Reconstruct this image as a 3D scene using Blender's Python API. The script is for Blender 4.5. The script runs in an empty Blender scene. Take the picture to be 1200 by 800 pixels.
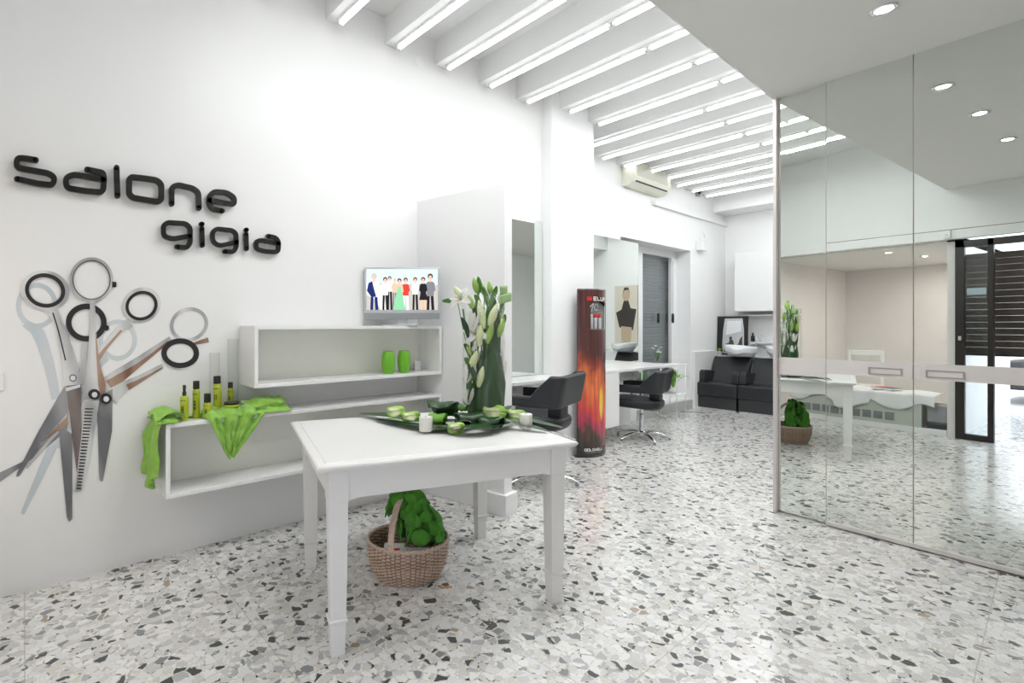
import bpy, bmesh, math, random
from mathutils import Vector, Matrix
random.seed(7)
SC=bpy.context.scene; COL=SC.collection
R_=math.radians
# ------------------------------------------------------------------ camera geometry (1200x800)
CX,CY,FP,H=515,382,594,1.35
TH=R_(50.6); cT,sT=math.cos(TH),math.sin(TH)
def ray(u,v):
    a=(u-CX)/FP; return (-sT+a*cT, cT+a*sT, -(v-CY)/FP)
def onz(u,v,Z):
    r=ray(u,v); t=(Z-H)/r[2]; return Vector((r[0]*t,r[1]*t,Z))
def onx(u,v,X):
    r=ray(u,v); t=X/r[0]; return Vector((X,r[1]*t,H+r[2]*t))
def atd(u,v,d):
    r=ray(u,v); return Vector((r[0]*d,r[1]*d,H+r[2]*d))
cam=bpy.data.cameras.new('camera'); co=bpy.data.objects.new('camera',cam); COL.objects.link(co)
cam.sensor_width=36; cam.lens=FP/1200*36; cam.shift_x=(600-CX)/1200; cam.shift_y=(CY-400)/1200
cam.clip_start=.02; co.location=(0,0,H); co.rotation_euler=(R_(90),0,TH); SC.camera=co
SC.view_settings.view_transform='Standard'; SC.view_settings.look='None'
SC.view_settings.gamma=1; SC.view_settings.use_curve_mapping=False
SC.view_settings.exposure=0.53

# ------------------------------------------------------------------ materials
def newmat(n):
    m=bpy.data.materials.new(n); m.use_nodes=True; nt=m.node_tree
    return m,nt,nt.nodes['Principled BSDF']
def N(nt,t,**k):
    n=nt.nodes.new(t)
    for a,b in k.items(): setattr(n,a,b)
    return n
def lk(nt,a,b): nt.links.new(a,b)
def pm(n,c,rough=.5,metal=0,noise=0,nscale=20,bump=0,bscale=60,coat=0,spec=.5,sheen=0,emit=None,es=1,trans=0,sss=0):
    m,nt,b=newmat(n)
    b.inputs['Roughness'].default_value=rough; b.inputs['Metallic'].default_value=metal
    b.inputs['Specular IOR Level'].default_value=spec; b.inputs['Coat Weight'].default_value=coat
    b.inputs['Sheen Weight'].default_value=sheen
    b.inputs['Transmission Weight'].default_value=trans
    if sss: b.inputs['Subsurface Weight'].default_value=sss; b.inputs['Subsurface Radius'].default_value=(.01,.01,.01)
    tc=N(nt,'ShaderNodeTexCoord')
    nz=N(nt,'ShaderNodeTexNoise'); nz.inputs['Scale'].default_value=nscale; nz.inputs['Detail'].default_value=4
    lk(nt,tc.outputs['Object'],nz.inputs['Vector'])
    mx=N(nt,'ShaderNodeMix',data_type='RGBA')
    amt=max(noise,.015)
    mx.inputs[6].default_value=(*[max(0,x*(1-amt)) for x in c],1); mx.inputs[7].default_value=(*[min(1,x*(1+amt)) for x in c],1)
    lk(nt,nz.outputs['Fac'],mx.inputs[0]); lk(nt,mx.outputs[2],b.inputs['Base Color'])
    if bump:
        n2=N(nt,'ShaderNodeTexNoise'); n2.inputs['Scale'].default_value=bscale; n2.inputs['Detail'].default_value=3
        lk(nt,tc.outputs['Object'],n2.inputs['Vector'])
        bp=N(nt,'ShaderNodeBump'); bp.inputs['Strength'].default_value=bump; bp.inputs['Distance'].default_value=.005
        lk(nt,n2.outputs['Fac'],bp.inputs['Height']); lk(nt,bp.outputs['Normal'],b.inputs['Normal'])
    if emit is not None:
        b.inputs['Emission Color'].default_value=(*emit,1); b.inputs['Emission Strength'].default_value=es
    return m
def emis(n,c,s):
    m=bpy.data.materials.new(n); m.use_nodes=True; nt=m.node_tree; nt.nodes.clear()
    o=N(nt,'ShaderNodeOutputMaterial'); e=N(nt,'ShaderNodeEmission'); e.inputs[0].default_value=(*c,1); e.inputs[1].default_value=s
    lk(nt,e.outputs[0],o.inputs[0]); return m
def glassm(n,tint=(1,1,1),refl=.018):
    m=bpy.data.materials.new(n); m.use_nodes=True; nt=m.node_tree; nt.nodes.clear()
    o=N(nt,'ShaderNodeOutputMaterial'); t=N(nt,'ShaderNodeBsdfTransparent'); t.inputs[0].default_value=(*tint,1)
    g=N(nt,'ShaderNodeBsdfGlossy'); g.inputs['Roughness'].default_value=.09
    lw=N(nt,'ShaderNodeLayerWeight'); lw.inputs[0].default_value=.5
    pw=N(nt,'ShaderNodeMath',operation='POWER'); pw.inputs[1].default_value=4; lk(nt,lw.outputs['Facing'],pw.inputs[0])
    ma=N(nt,'ShaderNodeMath',operation='MULTIPLY_ADD'); ma.inputs[1].default_value=.35; ma.inputs[2].default_value=refl
    lk(nt,pw.outputs[0],ma.inputs[0])
    mx=N(nt,'ShaderNodeMixShader'); lk(nt,ma.outputs[0],mx.inputs[0]); lk(nt,t.outputs[0],mx.inputs[1]); lk(nt,g.outputs[0],mx.inputs[2])
    lk(nt,mx.outputs[0],o.inputs[0]); return m
M={}
M['wall']=pm('white_wall_paint',(.90,.90,.895),.55,bump=.02,bscale=120,noise=.01,nscale=3)
M['wallgloss']=pm('satin_white_wall_panel',(.86,.855,.845),.34,noise=.012,nscale=2,spec=.25)
M['ceil']=pm('white_ceiling',(.84,.84,.83),.7,noise=.01,nscale=3)
M['lowceil']=pm('warm_grey_ceiling',(.80,.79,.76),.75,noise=.01,nscale=3)
M['lac']=pm('white_lacquer',(.89,.89,.88),.22,coat=.2,noise=.01)
M['tablewhite']=pm('painted_table_white',(.80,.79,.775),.35,noise=.02,nscale=14,bump=.03,bscale=40)
M['cream']=pm('cream_lacquer_back',(.91,.91,.83),.25,coat=.2,noise=.01)
M['mirror']=pm('mirror_glass',(.80,.835,.80),.0,metal=1)
M['mirror2']=pm('mirror_glass_green',(.86,.90,.87),.0,metal=1)
M['frost']=pm('frosted_band',(.74,.70,.68),.4,spec=.3)
M['alu']=pm('brushed_aluminium',(.70,.66,.63),.35,metal=.3)
M['taupe']=pm('taupe_metal',(.42,.36,.33),.4,metal=.4)
M['chrome']=pm('chrome',(.85,.85,.86),.08,metal=1)
M['leather']=pm('charcoal_leather',(.020,.022,.026),.42,noise=.15,nscale=60,bump=.15,bscale=180)
M['glossdark']=pm('gloss_charcoal_panel',(.035,.035,.04),.12,coat=.3)
M['black']=pm('black_plastic',(.012,.012,.012),.35)
M['letter']=pm('black_letter',(.008,.008,.006),.3)
M['tube']=emis('fluorescent_tube_glow',(.97,.99,1.0),4)
M['spot']=emis('downlight_glow',(1,.93,.9),25)
M['ceramic']=pm('grey_white_ceramic',(.75,.77,.79),.1,coat=.4)
M['glass']=glassm('clear_glass')
M['glassdoor']=glassm('door_glass',(.93,.95,.94),.04)
M['film']=glassm('clear_plastic_tube',(.98,.985,.98),.015)
M['darkwood']=pm('dark_door_wood',(.018,.012,.010),.35,noise=.3,nscale=12)
M['slat']=pm('dark_shutter_slat',(.045,.030,.024),.45,noise=.3,nscale=8)
M['blind']=pm('grey_roller_shutter',(.20,.225,.235),.45,noise=.05,nscale=5)
M['winframe']=pm('white_window_frame',(.85,.86,.86),.3)
M['acb']=pm('cream_plastic',(.78,.77,.66),.4)
M['acg']=pm('air_intake_grille',(.60,.59,.50),.5)
M['tvs']=pm('silver_plastic',(.56,.58,.59),.35,metal=.3)
M['skirt']=pm('grey_stone_skirting',(.55,.55,.53),.4,noise=.25,nscale=40)
M['bottle']=pm('lime_bottle_plastic',(.40,.47,.012),.3,noise=.06)
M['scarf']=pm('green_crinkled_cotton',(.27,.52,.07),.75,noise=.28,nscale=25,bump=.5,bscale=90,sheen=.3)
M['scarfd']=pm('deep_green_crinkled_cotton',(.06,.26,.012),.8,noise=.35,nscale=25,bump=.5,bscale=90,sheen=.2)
M['jar']=pm('green_glass_jar',(.17,.50,.02),.18,noise=.12,nscale=30,coat=.3,sss=.1)
M['wick']=pm('woven_wicker',(.30,.19,.13),.6,noise=.5,nscale=70,bump=.4,bscale=150)
M['wick2']=pm('pale_wicker_strand',(.60,.46,.37),.6,noise=.25,nscale=60)
M['leafd']=pm('dark_glossy_leaf',(.012,.055,.010),.3,noise=.3,nscale=18,coat=.2)
M['leafm']=pm('mid_green_leaf',(.07,.20,.03),.4,noise=.3,nscale=18)
M['bud']=pm('pale_green_lily_bud',(.30,.48,.10),.45,noise=.25,nscale=22)
M['budw']=pm('cream_lily_bud',(.66,.72,.42),.45,noise=.2,nscale=18)
M['petal']=pm('white_petal',(.86,.86,.80),.5,noise=.05,sss=.1)
M['spathe']=pm('green_and_cream_spathe',(.36,.60,.09),.35,noise=.4,nscale=30,coat=.3)
M['lime']=pm('fresh_green_leaf_roll',(.17,.42,.04),.4,noise=.25,nscale=20)
M['palegreen']=pm('pale_green_leaf_loop',(.36,.54,.24),.4,noise=.2,nscale=20)
M['wax']=pm('white_candle_wax',(.80,.80,.72),.4,sss=.2)
M['dgrey']=pm('dark_grey_device',(.07,.07,.075),.4)
M['mgrey']=pm('mid_grey_device',(.30,.31,.32),.4)
M['paper']=pm('white_paper',(.8,.8,.78),.6)
M['pink']=pm('pink_print',(.70,.03,.16),.5)
M['red']=pm('red_print',(.65,.03,.02),.4)
M['teal']=pm('teal_print',(.15,.45,.45),.5)
M['orange']=pm('orange_scrap',(.7,.25,.06),.6)
M['car']=pm('dark_car_paint',(.02,.02,.025),.15,coat=.6)
M['carw']=pm('car_window',(.04,.05,.06),.05)
M['tyre']=pm('tyre_rubber',(.02,.02,.02),.8)
M['cloth']=pm('white_draped_cloth',(.80,.80,.80),.7,bump=.2,bscale=20)
M['cab']=pm('pale_grey_green_panel',(.52,.55,.50),.45)
M['grill']=pm('grey_grille',(.25,.27,.27),.5)
M['pinkwall']=pm('pinkish_plaster',(.80,.77,.755),.8,noise=.06,nscale=2)
M['asphalt']=pm('pale_street_paving',(.55,.52,.50),.9,noise=.12,nscale=4)
M['soil']=pm('pale_pot',(.75,.75,.72),.4)
M['silverb']=pm('silver_bottle',(.62,.62,.64),.3,metal=.5)
def terrazzo(name='terrazzo',joints=True):
    m,nt,b=newmat(name); tc=N(nt,'ShaderNodeTexCoord')
    src=tc.outputs['Object']
    dn=N(nt,'ShaderNodeTexNoise'); dn.inputs['Scale'].default_value=14; dn.inputs['Detail'].default_value=2; lk(nt,src,dn.inputs['Vector'])
    sub=N(nt,'ShaderNodeVectorMath',operation='SUBTRACT'); lk(nt,dn.outputs['Color'],sub.inputs[0]); sub.inputs[1].default_value=(.5,.5,.5)
    scl=N(nt,'ShaderNodeVectorMath',operation='SCALE'); lk(nt,sub.outputs[0],scl.inputs[0]); scl.inputs['Scale'].default_value=.03
    add=N(nt,'ShaderNodeVectorMath',operation='ADD'); lk(nt,src,add.inputs[0]); lk(nt,scl.outputs[0],add.inputs[1])
    def layer(scale,stops,edge):
        v=N(nt,'ShaderNodeTexVoronoi'); v.inputs['Scale'].default_value=scale; v.voronoi_dimensions='2D'; lk(nt,add.outputs[0],v.inputs['Vector'])
        v2=N(nt,'ShaderNodeTexVoronoi',feature='DISTANCE_TO_EDGE'); v2.inputs['Scale'].default_value=scale; v2.voronoi_dimensions='2D'; lk(nt,add.outputs[0],v2.inputs['Vector'])
        sp=N(nt,'ShaderNodeSeparateColor'); lk(nt,v.outputs['Color'],sp.inputs[0])
        cr=N(nt,'ShaderNodeValToRGB'); cr.color_ramp.interpolation='CONSTANT'
        e=cr.color_ramp.elements
        while len(e)>1: e.remove(e[-1])
        e[0].position=0; e[0].color=(*stops[0][1],1)
        for p,c in stops[1:]: x=e.new(p); x.color=(*c,1)
        lk(nt,sp.outputs[0],cr.inputs[0])
        # present mask: random G decides, edge must exceed random-ish limit
        lim=N(nt,'ShaderNodeMath',operation='MULTIPLY_ADD'); lk(nt,sp.outputs[1],lim.inputs[0]); lim.inputs[1].default_value=edge*2.2; lim.inputs[2].default_value=edge*.4
        g=N(nt,'ShaderNodeMath',operation='SUBTRACT'); lk(nt,v2.outputs['Distance'],g.inputs[0]); lk(nt,lim.outputs[0],g.inputs[1])
        mr=N(nt,'ShaderNodeMapRange'); lk(nt,g.outputs[0],mr.inputs[0]); mr.inputs[1].default_value=0; mr.inputs[2].default_value=.02
        return cr.outputs[0],mr.outputs[0]
    dk=(.075,.082,.078); g1=(.25,.26,.26); g2=(.45,.45,.46); l1=(.72,.715,.71); l2=(.80,.79,.77); tan=(.38,.30,.22)
    c1,m1=layer(26,[(0,dk),(.075,g1),(.14,g2),(.22,(.58,.57,.56)),(.36,l1),(.6,l2),(.80,(.64,.62,.58)),(.965,tan),(.975,l2)],.07)
    c2,m2=layer(55,[(0,dk),(.05,g1),(.13,g2),(.24,l1),(.6,l2),(.95,tan),(.965,l1)],.08)
    base=N(nt,'ShaderNodeRGB'); base.outputs[0].default_value=(.62,.59,.53,1)
    a=N(nt,'ShaderNodeMix',data_type='RGBA'); lk(nt,m2,a.inputs[0]); lk(nt,base.outputs[0],a.inputs[6]); lk(nt,c2,a.inputs[7])
    bb=N(nt,'ShaderNodeMix',data_type='RGBA'); lk(nt,m1,bb.inputs[0]); lk(nt,a.outputs[2],bb.inputs[6]); lk(nt,c1,bb.inputs[7])
    out=bb.outputs[2]
    if joints:
        sx=N(nt,'ShaderNodeSeparateXYZ'); lk(nt,src,sx.inputs[0])
        def jl(o,off,per):
            ad=N(nt,'ShaderNodeMath',operation='ADD'); lk(nt,o,ad.inputs[0]); ad.inputs[1].default_value=off
            md=N(nt,'ShaderNodeMath',operation='PINGPONG'); lk(nt,ad.outputs[0],md.inputs[0]); md.inputs[1].default_value=per/2
            lt=N(nt,'ShaderNodeMath',operation='LESS_THAN'); lk(nt,md.outputs[0],lt.inputs[0]); lt.inputs[1].default_value=.0022; return lt.outputs[0]
        jx=jl(sx.outputs[0],.2+.41*10,.41*2); jy=jl(sx.outputs[1],-.005+8.0,.8)
        mxx=N(nt,'ShaderNodeMath',operation='MAXIMUM'); lk(nt,jx,mxx.inputs[0]); lk(nt,jy,mxx.inputs[1])
        j=N(nt,'ShaderNodeMix',data_type='RGBA'); mu=N(nt,'ShaderNodeMath',operation='MULTIPLY'); mu.inputs[1].default_value=.6; lk(nt,mxx.outputs[0],mu.inputs[0])
        lk(nt,mu.outputs[0],j.inputs[0]); lk(nt,out,j.inputs[6]); j.inputs[7].default_value=(.38,.35,.30,1); out=j.outputs[2]
    lk(nt,out,b.inputs['Base Color']); b.inputs['Roughness'].default_value=.17; b.inputs['Specular IOR Level'].default_value=.5
    return m
M['terr']=terrazzo()

# ------------------------------------------------------------------ builders
class B:
    def __init__(s): s.bm=bmesh.new()
    def box(s,x0,x1,y0,y1,z0,z1,bev=0,mi=0,seg=2,mat=None):
        t=bmesh.new(); bmesh.ops.create_cube(t,size=1)
        for v in t.verts: v.co=Vector((x0+(v.co.x+.5)*(x1-x0),y0+(v.co.y+.5)*(y1-y0),z0+(v.co.z+.5)*(z1-z0)))
        if bev: bmesh.ops.bevel(t,geom=t.edges[:],offset=bev,segments=seg,affect='EDGES',profile=.5)
        return s.merge(t,mi,mat)
    def merge(s,t,mi=0,mat=None):
        if mat is not None: bmesh.ops.transform(t,matrix=mat,verts=t.verts)
        for f in t.faces: f.material_index=mi
        me=bpy.data.meshes.new('tmp'); t.to_mesh(me); t.free(); s.bm.from_mesh(me); bpy.data.meshes.remove(me); return s
    def lathe(s,prof,n=32,c=(0,0,0),sx=1,sy=1,mi=0,closed=False):
        t=bmesh.new(); rings=[]
        for r,z in prof:
            rings.append([t.verts.new((c[0]+sx*r*math.cos(2*math.pi*i/n),c[1]+sy*r*math.sin(2*math.pi*i/n),c[2]+z)) for i in range(n)])
        rng=range(len(rings)-1)
        for k in rng:
            for i in range(n): t.faces.new((rings[k][i],rings[k][(i+1)%n],rings[k+1][(i+1)%n],rings[k+1][i]))
        if closed:
            for i in range(n): t.faces.new((rings[-1][i],rings[-1][(i+1)%n],rings[0][(i+1)%n],rings[0][i]))
        else:
            if prof[0][0]>1e-6: t.faces.new(rings[0][::-1])
            if prof[-1][0]>1e-6: t.faces.new(rings[-1])
        bmesh.ops.remove_doubles(t,verts=t.verts,dist=1e-6)
        bmesh.ops.recalc_face_normals(t,faces=t.faces)
        return s.merge(t,mi)
    def tube(s,path,r,n=10,mi=0,flat=1.0,up=None):
        """sweep an (elliptic) section along a path; r number or list"""
        P=[Vector(p) for p in path]; t=bmesh.new(); rings=[]
        ref=Vector(up) if up else Vector((0,0,1))
        for i,p in enumerate(P):
            d=(P[min(i+1,len(P)-1)]-P[max(i-1,0)]).normalized()
            rf=ref if abs(d.dot(ref))<.95 else Vector((1,0,0))
            a=d.cross(rf).normalized(); b=a.cross(d).normalized()
            rr=r[i] if isinstance(r,(list,tuple)) else r
            rings.append([t.verts.new(p+a*rr*math.cos(2*math.pi*k/n)+b*rr*flat*math.sin(2*math.pi*k/n)) for k in range(n)])
        for k in range(len(P)-1):
            for i in range(n): t.faces.new((rings[k][i],rings[k][(i+1)%n],rings[k+1][(i+1)%n],rings[k+1][i]))
        t.faces.new(rings[0][::-1]); t.faces.new(rings[-1]); bmesh.ops.recalc_face_normals(t,faces=t.faces)
        return s.merge(t,mi)
    def prism(s,pts,fn,d0,d1,mi=0):
        """2-D polygon extruded from depth d0 to d1; fn(a,b,depth)->point"""
        t=bmesh.new(); lo=[t.verts.new(fn(a,b,d0)) for a,b in pts]; hi=[t.verts.new(fn(a,b,d1)) for a,b in pts]; n=len(pts)
        t.faces.new(lo); t.faces.new(hi[::-1])
        for i in range(n): t.faces.new((lo[i],hi[i],hi[(i+1)%n],lo[(i+1)%n]))
        bmesh.ops.recalc_face_normals(t,faces=t.faces); bmesh.ops.triangulate(t,faces=[f for f in t.faces if len(f.verts)>4])
        return s.merge(t,mi)
    def ribbon(s,pts,w,fn,d0,d1,mi=0,closed=False,caps=True):
        """stroke along 2-D points; w number or list of half-widths"""
        P=[Vector(p) for p in pts]; n=len(P); L=[];Rr=[]
        for i,p in enumerate(P):
            a=P[(i-1)%n] if (closed or i>0) else None; b=P[(i+1)%n] if (closed or i<n-1) else None
            d1_=(p-a).normalized() if a is not None else (b-p).normalized(); d2_=(b-p).normalized() if b is not None else d1_
            t_=(d1_+d2_); t_=t_.normalized() if t_.length>1e-6 else d2_
            nn=Vector((-t_.y,t_.x)); k=max(.5,nn.dot(Vector((-d2_.y,d2_.x)))); ww=(w[i] if isinstance(w,(list,tuple)) else w)/k
            L.append(p+nn*ww); Rr.append(p-nn*ww)
        t=bmesh.new()
        V=[[t.verts.new(fn(q.x,q.y,d)) for q in S] for S in (L,Rr) for d in (d0,d1)]  # L0,L1,R0,R1
        L0,L1,R0,R1=V
        for i in range(n if closed else n-1):
            j=(i+1)%n
            t.faces.new((L1[i],L1[j],R1[j],R1[i])); t.faces.new((L0[i],R0[i],R0[j],L0[j]))
            t.faces.new((L0[i],L0[j],L1[j],L1[i])); t.faces.new((R0[i],R1[i],R1[j],R0[j]))
        if not closed:
            t.faces.new((L0[0],L1[0],R1[0],R0[0])); t.faces.new((L0[-1],R0[-1],R1[-1],L1[-1]))
        bmesh.ops.recalc_face_normals(t,faces=t.faces)
        s.merge(t,mi)
        if caps and not closed:
            for e in (0,-1):
                ww=w[e] if isinstance(w,(list,tuple)) else w
                s.prism([(P[e].x+ww*math.cos(q*math.pi/6),P[e].y+ww*math.sin(q*math.pi/6)) for q in range(12)],fn,d0,d1,mi)
        return s
    def grid(s,fn,nu,nv,mi=0,thick=0):
        t=bmesh.new(); V=[[t.verts.new(fn(i/nu,j/nv)) for j in range(nv+1)] for i in range(nu+1)]
        for i in range(nu):
            for j in range(nv): t.faces.new((V[i][j],V[i+1][j],V[i+1][j+1],V[i][j+1]))
        bmesh.ops.recalc_face_normals(t,faces=t.faces)
        if thick:
            t.normal_update(); base=list(t.verts); fs=[list(f.verts) for f in t.faces]
            be=[(e.verts[0],e.verts[1]) for e in t.edges if len(e.link_faces)==1]
            dupv={v:t.verts.new(v.co-v.normal*thick) for v in base}
            for f in fs: t.faces.new([dupv[v] for v in reversed(f)])
            for a,c_ in be:
                try: t.faces.new((a,c_,dupv[c_],dupv[a]))
                except ValueError: pass
            bmesh.ops.recalc_face_normals(t,faces=t.faces)
        return s.merge(t,mi)
    def ob(s,name,mats,parent=None,smooth=False,world=False,bev=0,subs=0,auto=False):
        if not isinstance(mats,(list,tuple)): mats=[mats]
        if world and parent is not None:
            mw=parent_world(parent).inverted(); bmesh.ops.transform(s.bm,matrix=mw,verts=s.bm.verts)
        me=bpy.data.meshes.new(name); s.bm.to_mesh(me); s.bm.free()
        for m in mats: me.materials.append(M[m] if isinstance(m,str) else m)
        if smooth or auto:
            for p in me.polygons: p.use_smooth=True
        if auto:
            try: me.set_sharp_from_angle(angle=R_(38))
            except Exception: pass
        o=bpy.data.objects.new(name,me); COL.objects.link(o)
        if parent is not None: o.parent=parent
        if bev:
            m=o.modifiers.new('edge','BEVEL'); m.width=bev; m.segments=2; m.limit_method='ANGLE'; m.angle_limit=R_(40)
        if subs:
            m=o.modifiers.new('smooth','SUBSURF'); m.levels=subs; m.render_levels=subs
        return o
def parent_world(o):
    m=Matrix.LocRotScale(o.location,o.rotation_euler,o.scale)
    return parent_world(o.parent)@m if o.parent else m
def thing(name,label,cat,loc=(0,0,0),rz=0,group=None):
    o=bpy.data.objects.new(name,None); COL.objects.link(o); o.location=loc; o.rotation_euler=(0,0,rz); o.empty_display_size=.05
    return tag(o,label,cat,group)
def tag(o,label,cat,group=None,kind=None):
    o['label']=label; o['category']=cat
    if group: o['group']=group
    if kind: o['kind']=kind
    return o
def struct(o):
    o['kind']='structure'; return o
def dup(root,loc,rz,label):
    r=root.copy(); COL.objects.link(r); r.location=loc; r.rotation_euler=(0,0,rz); r['label']=label
    def rec(a,b):
        for ch in [q for q in COL.objects if q.parent==a]:
            c=ch.copy(); COL.objects.link(c); c.parent=b; rec(ch,c)
    rec(root,r); return r
I3=lambda a,b,d:(a,b,d)
# ------------------------------------------------------------------ the setting
W1,W2=-3.33,-3.80      # left wall by the sign; left wall of the deep room
YF=-.23                # street side wall
YE=9.81; XR=1.3; XC=-1.30
def sbox(name,mat,*a,bev=0,label=None):
    o=struct(B().box(*a).ob(name,mat)); 
    return o
sbox('floor','terr',W2-.4,XR+.1,-3.6,YE+.1,-.1,0)
# left wall, front stretch, with the satin wall panels' faint joint
sbox('wall_left','wallgloss',W1-.2,W1,YF-.1,4.08,0,3.76)
sbox('wall_left_far','wall',W2-.35,W2,4.7,6.34,0,3.76)
b=B().box(W2-.35,W2,8.43,YE,0,3.76).box(W2-.35,W2,6.34,8.43,2.58,3.76).box(W2-.35,W2,6.34,8.43,0,.17)
struct(b.ob('wall_left_window','wall'))
b=B().box(W2-.35,-3.20,4.08,4.80,0,3.76); struct(b.ob('wall_left_pilaster','wall'))
sbox('wall_back','wall',W2-.35,XR+.1,YE,YE+.15,0,3.76)
sbox('wall_right','wall',XR,XR+.15,-.5,YE,0,3.76)
b=B().box(W1-.2,XR,YF-.12,YF,2.40,3.76); struct(b.ob('wall_front_header','wall'))
# alcove behind the camera beside the street door
b=B().box(W1-.2,-1.27,-3.5,-3.4,0,2.5).box(W1-.2,W1,-3.5,YF,0,2.5).box(-1.33,-1.25,-3.4,YF-.12,0,2.5)
struct(b.ob('wall_front_alcove','pinkwall'))
sbox('ceiling_alcove','lowceil',W1,-1.25,-3.4,YF-.12,2.38,2.46)
b=B().box(.75,XR,YF-.12,YF,0,2.4); struct(b.ob('wall_front','wall'))
sbox('ceiling','ceil',W2-.3,XR+.1,YF-.1,YE+.1,3.76,3.87)
sbox('ceiling_lowered','lowceil',XC,XR,YF,YE,3.0,3.06)
sbox('ceiling_lowered_edge','ceil',XC-.012,XC-.0005,YF,YE,2.999,3.75)
# soffit on the end wall, casing along the left wall, terrazzo skirting, low ledge
sbox('trim_1','wall',W2,XC,9.30,YE,3.33,3.75)
b=B().box(W2,W2+.045,7.2,YE,3.14,3.21); struct(b.ob('trim_2','wall'))
sbox('baseboard_left','skirt',W2,W2+.02,6.76,8.6,0,.15)
sbox('baseboard_front','wall',W1,-1.33,-.36,-.32,0,.07)
# ceiling beams and their fluorescent battens
ordn=['first','second','third','fourth','fifth','sixth','seventh','eighth','ninth','tenth','eleventh','twelfth','thirteenth','fourteenth','fifteenth','last']
fl=None
beams=[1.17+.505*i for i in range(16)]
TUBEW=[6.4,6.2,5.4,5.0,4.8]+[5.5]*11
for i,y in enumerate(beams):
    xl=W1 if y<3.9 else (-3.20 if y<4.75 else W2)
    b=B().box(xl,XC-.012,y,y+.12,3.55,3.76); struct(b.ob('trim_beam','ceil'))
    k=i
    xs=xl+.06
    # parts built for real so that each strip fits its own bay
    t=thing('fluorescent_light','glowing twin tube batten under the %s roof beam from the street side'%ordn[k],'light',(xs,y+.085,3.55),0,'tube lights under the roof beams')
    Lh=(XC-.03)-xs
    B().box(0,Lh,-.02,.02,-.02,0).ob('batten','ceil',t)
    l=bpy.data.lights.new('lamp','AREA'); l.shape='RECTANGLE'; l.size=Lh-.86; l.size_y=.026; l.energy=TUBEW[i]; l.color=(.95,.985,1.0)
    lo=bpy.data.objects.new('lamp',l); COL.objects.link(lo); lo.parent=t; lo.location=(Lh/2+.38,0,-.051)
    j=1.24 if Lh<2.1 else 1.5
    for (a,c_) in ((.02,j-.015),(j+.015,Lh-.01)):
        B().tube([(a,0,-.034),(c_,0,-.034)],.0155,10).ob('tube','tube',t,smooth=True)
        for e in (a,c_): B().box(e-.012,e+.012,-.014,.014,-.05,-.02,.003).ob('lamp_holder','ceil',t)
# downlights
SPOTW=1.8
def downlight(x,y,z,label,grp):
    t=thing('ceiling_downlight',label,'light',(x,y,z),0,grp)
    B().lathe([(.038,-.001),(.058,-.001),(.060,-.008),(.050,-.012),(.040,-.010),(.038,-.004)],28,closed=True).ob('ring','chrome',t,smooth=True)
    B().lathe([(0,-.003),(.038,-.003),(.038,-.0005),(0,-.0005)],24).ob('lens','spot',t)
    l=bpy.data.lights.new('lamp','AREA'); l.shape='DISK'; l.size=.07; l.energy=SPOTW; l.color=(1,.95,.9)
    lo=bpy.data.objects.new('lamp',l); COL.objects.link(lo); lo.parent=t; lo.location=(0,0,-.006)
gd='downlights in the lowered ceiling'
downlight(-.57,3.46,3.0,'round downlight in lowered ceiling just above the mirror wall',gd)
downlight(-.54,2.62,3.0,'middle downlight of the row leading away from the mirror wall',gd)
downlight(-.54,1.63,3.0,'third downlight from the mirror wall in the lowered ceiling',gd)
for x,y,w in ((.3,5.6,'beyond the mirror wall, nearer one'),(.3,7.4,'beyond the mirror wall, deeper one')): downlight(x,y,3.0,'small round downlight '+w,gd)
ga='downlights in the alcove ceiling'
for (x,y),w in zip(((-2.02,-.85),(-1.85,-1.75),(-1.72,-2.6)),('nearest its opening','in the middle of the row','deepest inside')):
    SPOTW=6.5; downlight(x,y,2.38,'small downlight in the alcove ceiling, '+w,ga)
# ------------------------------------------------------------------ angled partition behind the shelves
pt=struct(bpy.data.objects.new('wall_partition',None)); COL.objects.link(pt); pt.location=(W1,2.50,0); pt.rotation_euler=(0,0,R_(10.5))
struct(B().box(-.02,.845,0,.10,0,2.375,.004).ob('partition_panel','wall',pt))
struct(B().box(.62,.875,-.03,.13,0,.15,.004).ob('baseboard_partition','wall',pt))
# ------------------------------------------------------------------ mirror wall (three sliding panels)
AL=R_(-3); mfr=(-1.285,4.213,0)
def mpanel(x0,x1,off,label,handle=None,seam=True,rail=True):
    t=thing('mirror_panel',label,'mirror',mfr,AL,'full height mirrored sliding panels')
    y0=-off
    if seam:
        B().box(x0+.003,x1-.003,y0,y0+.02,.03,1.908).ob('mirror_glass','mirror',t)
        B().box(x0+.003,x1-.003,y0,y0+.02,1.912,3.0).ob('mirror_glass','mirror',t)
        B().box(x0+.003,x1-.003,y0+.004,y0+.018,1.906,1.914).ob('seam','taupe',t)
    else: B().box(x0+.003,x1-.003,y0,y0+.02,.012,3.0).ob('mirror_glass','mirror',t)
    B().box(x0+.003,x1-.003,y0-.002,y0,1.03 if seam else 1.0,1.125).ob('frosted_band','frost',t)
    B().box(x0-.001,x0+.003,y0-.001,y0+.02,.012,3.0).ob('edge_strip','taupe',t)
    if rail: B().box(x0,x1,y0-.008,y0+.03,.008,.035,.002).ob('bottom_rail','alu',t)
    if handle:
        a,c_=handle; bb=B()
        for q in ((a,c_,1.082,1.088),(a,c_,1.044,1.050),(a,a+.008,1.05,1.082),(c_-.008,c_,1.05,1.082)): bb.box(q[0],q[1],y0-.006,y0-.0015,q[2],q[3])
        bb.ob('pull_frame','taupe',t)
mpanel(.0,.305,-.03,'narrow leftmost mirror panel beside the pale end post, set back a little',seam=False,rail=False)
mpanel(.295,.735,0,'middle mirror panel with frosted band and rectangular pull, left of the long joint',(.52,.685))
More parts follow.
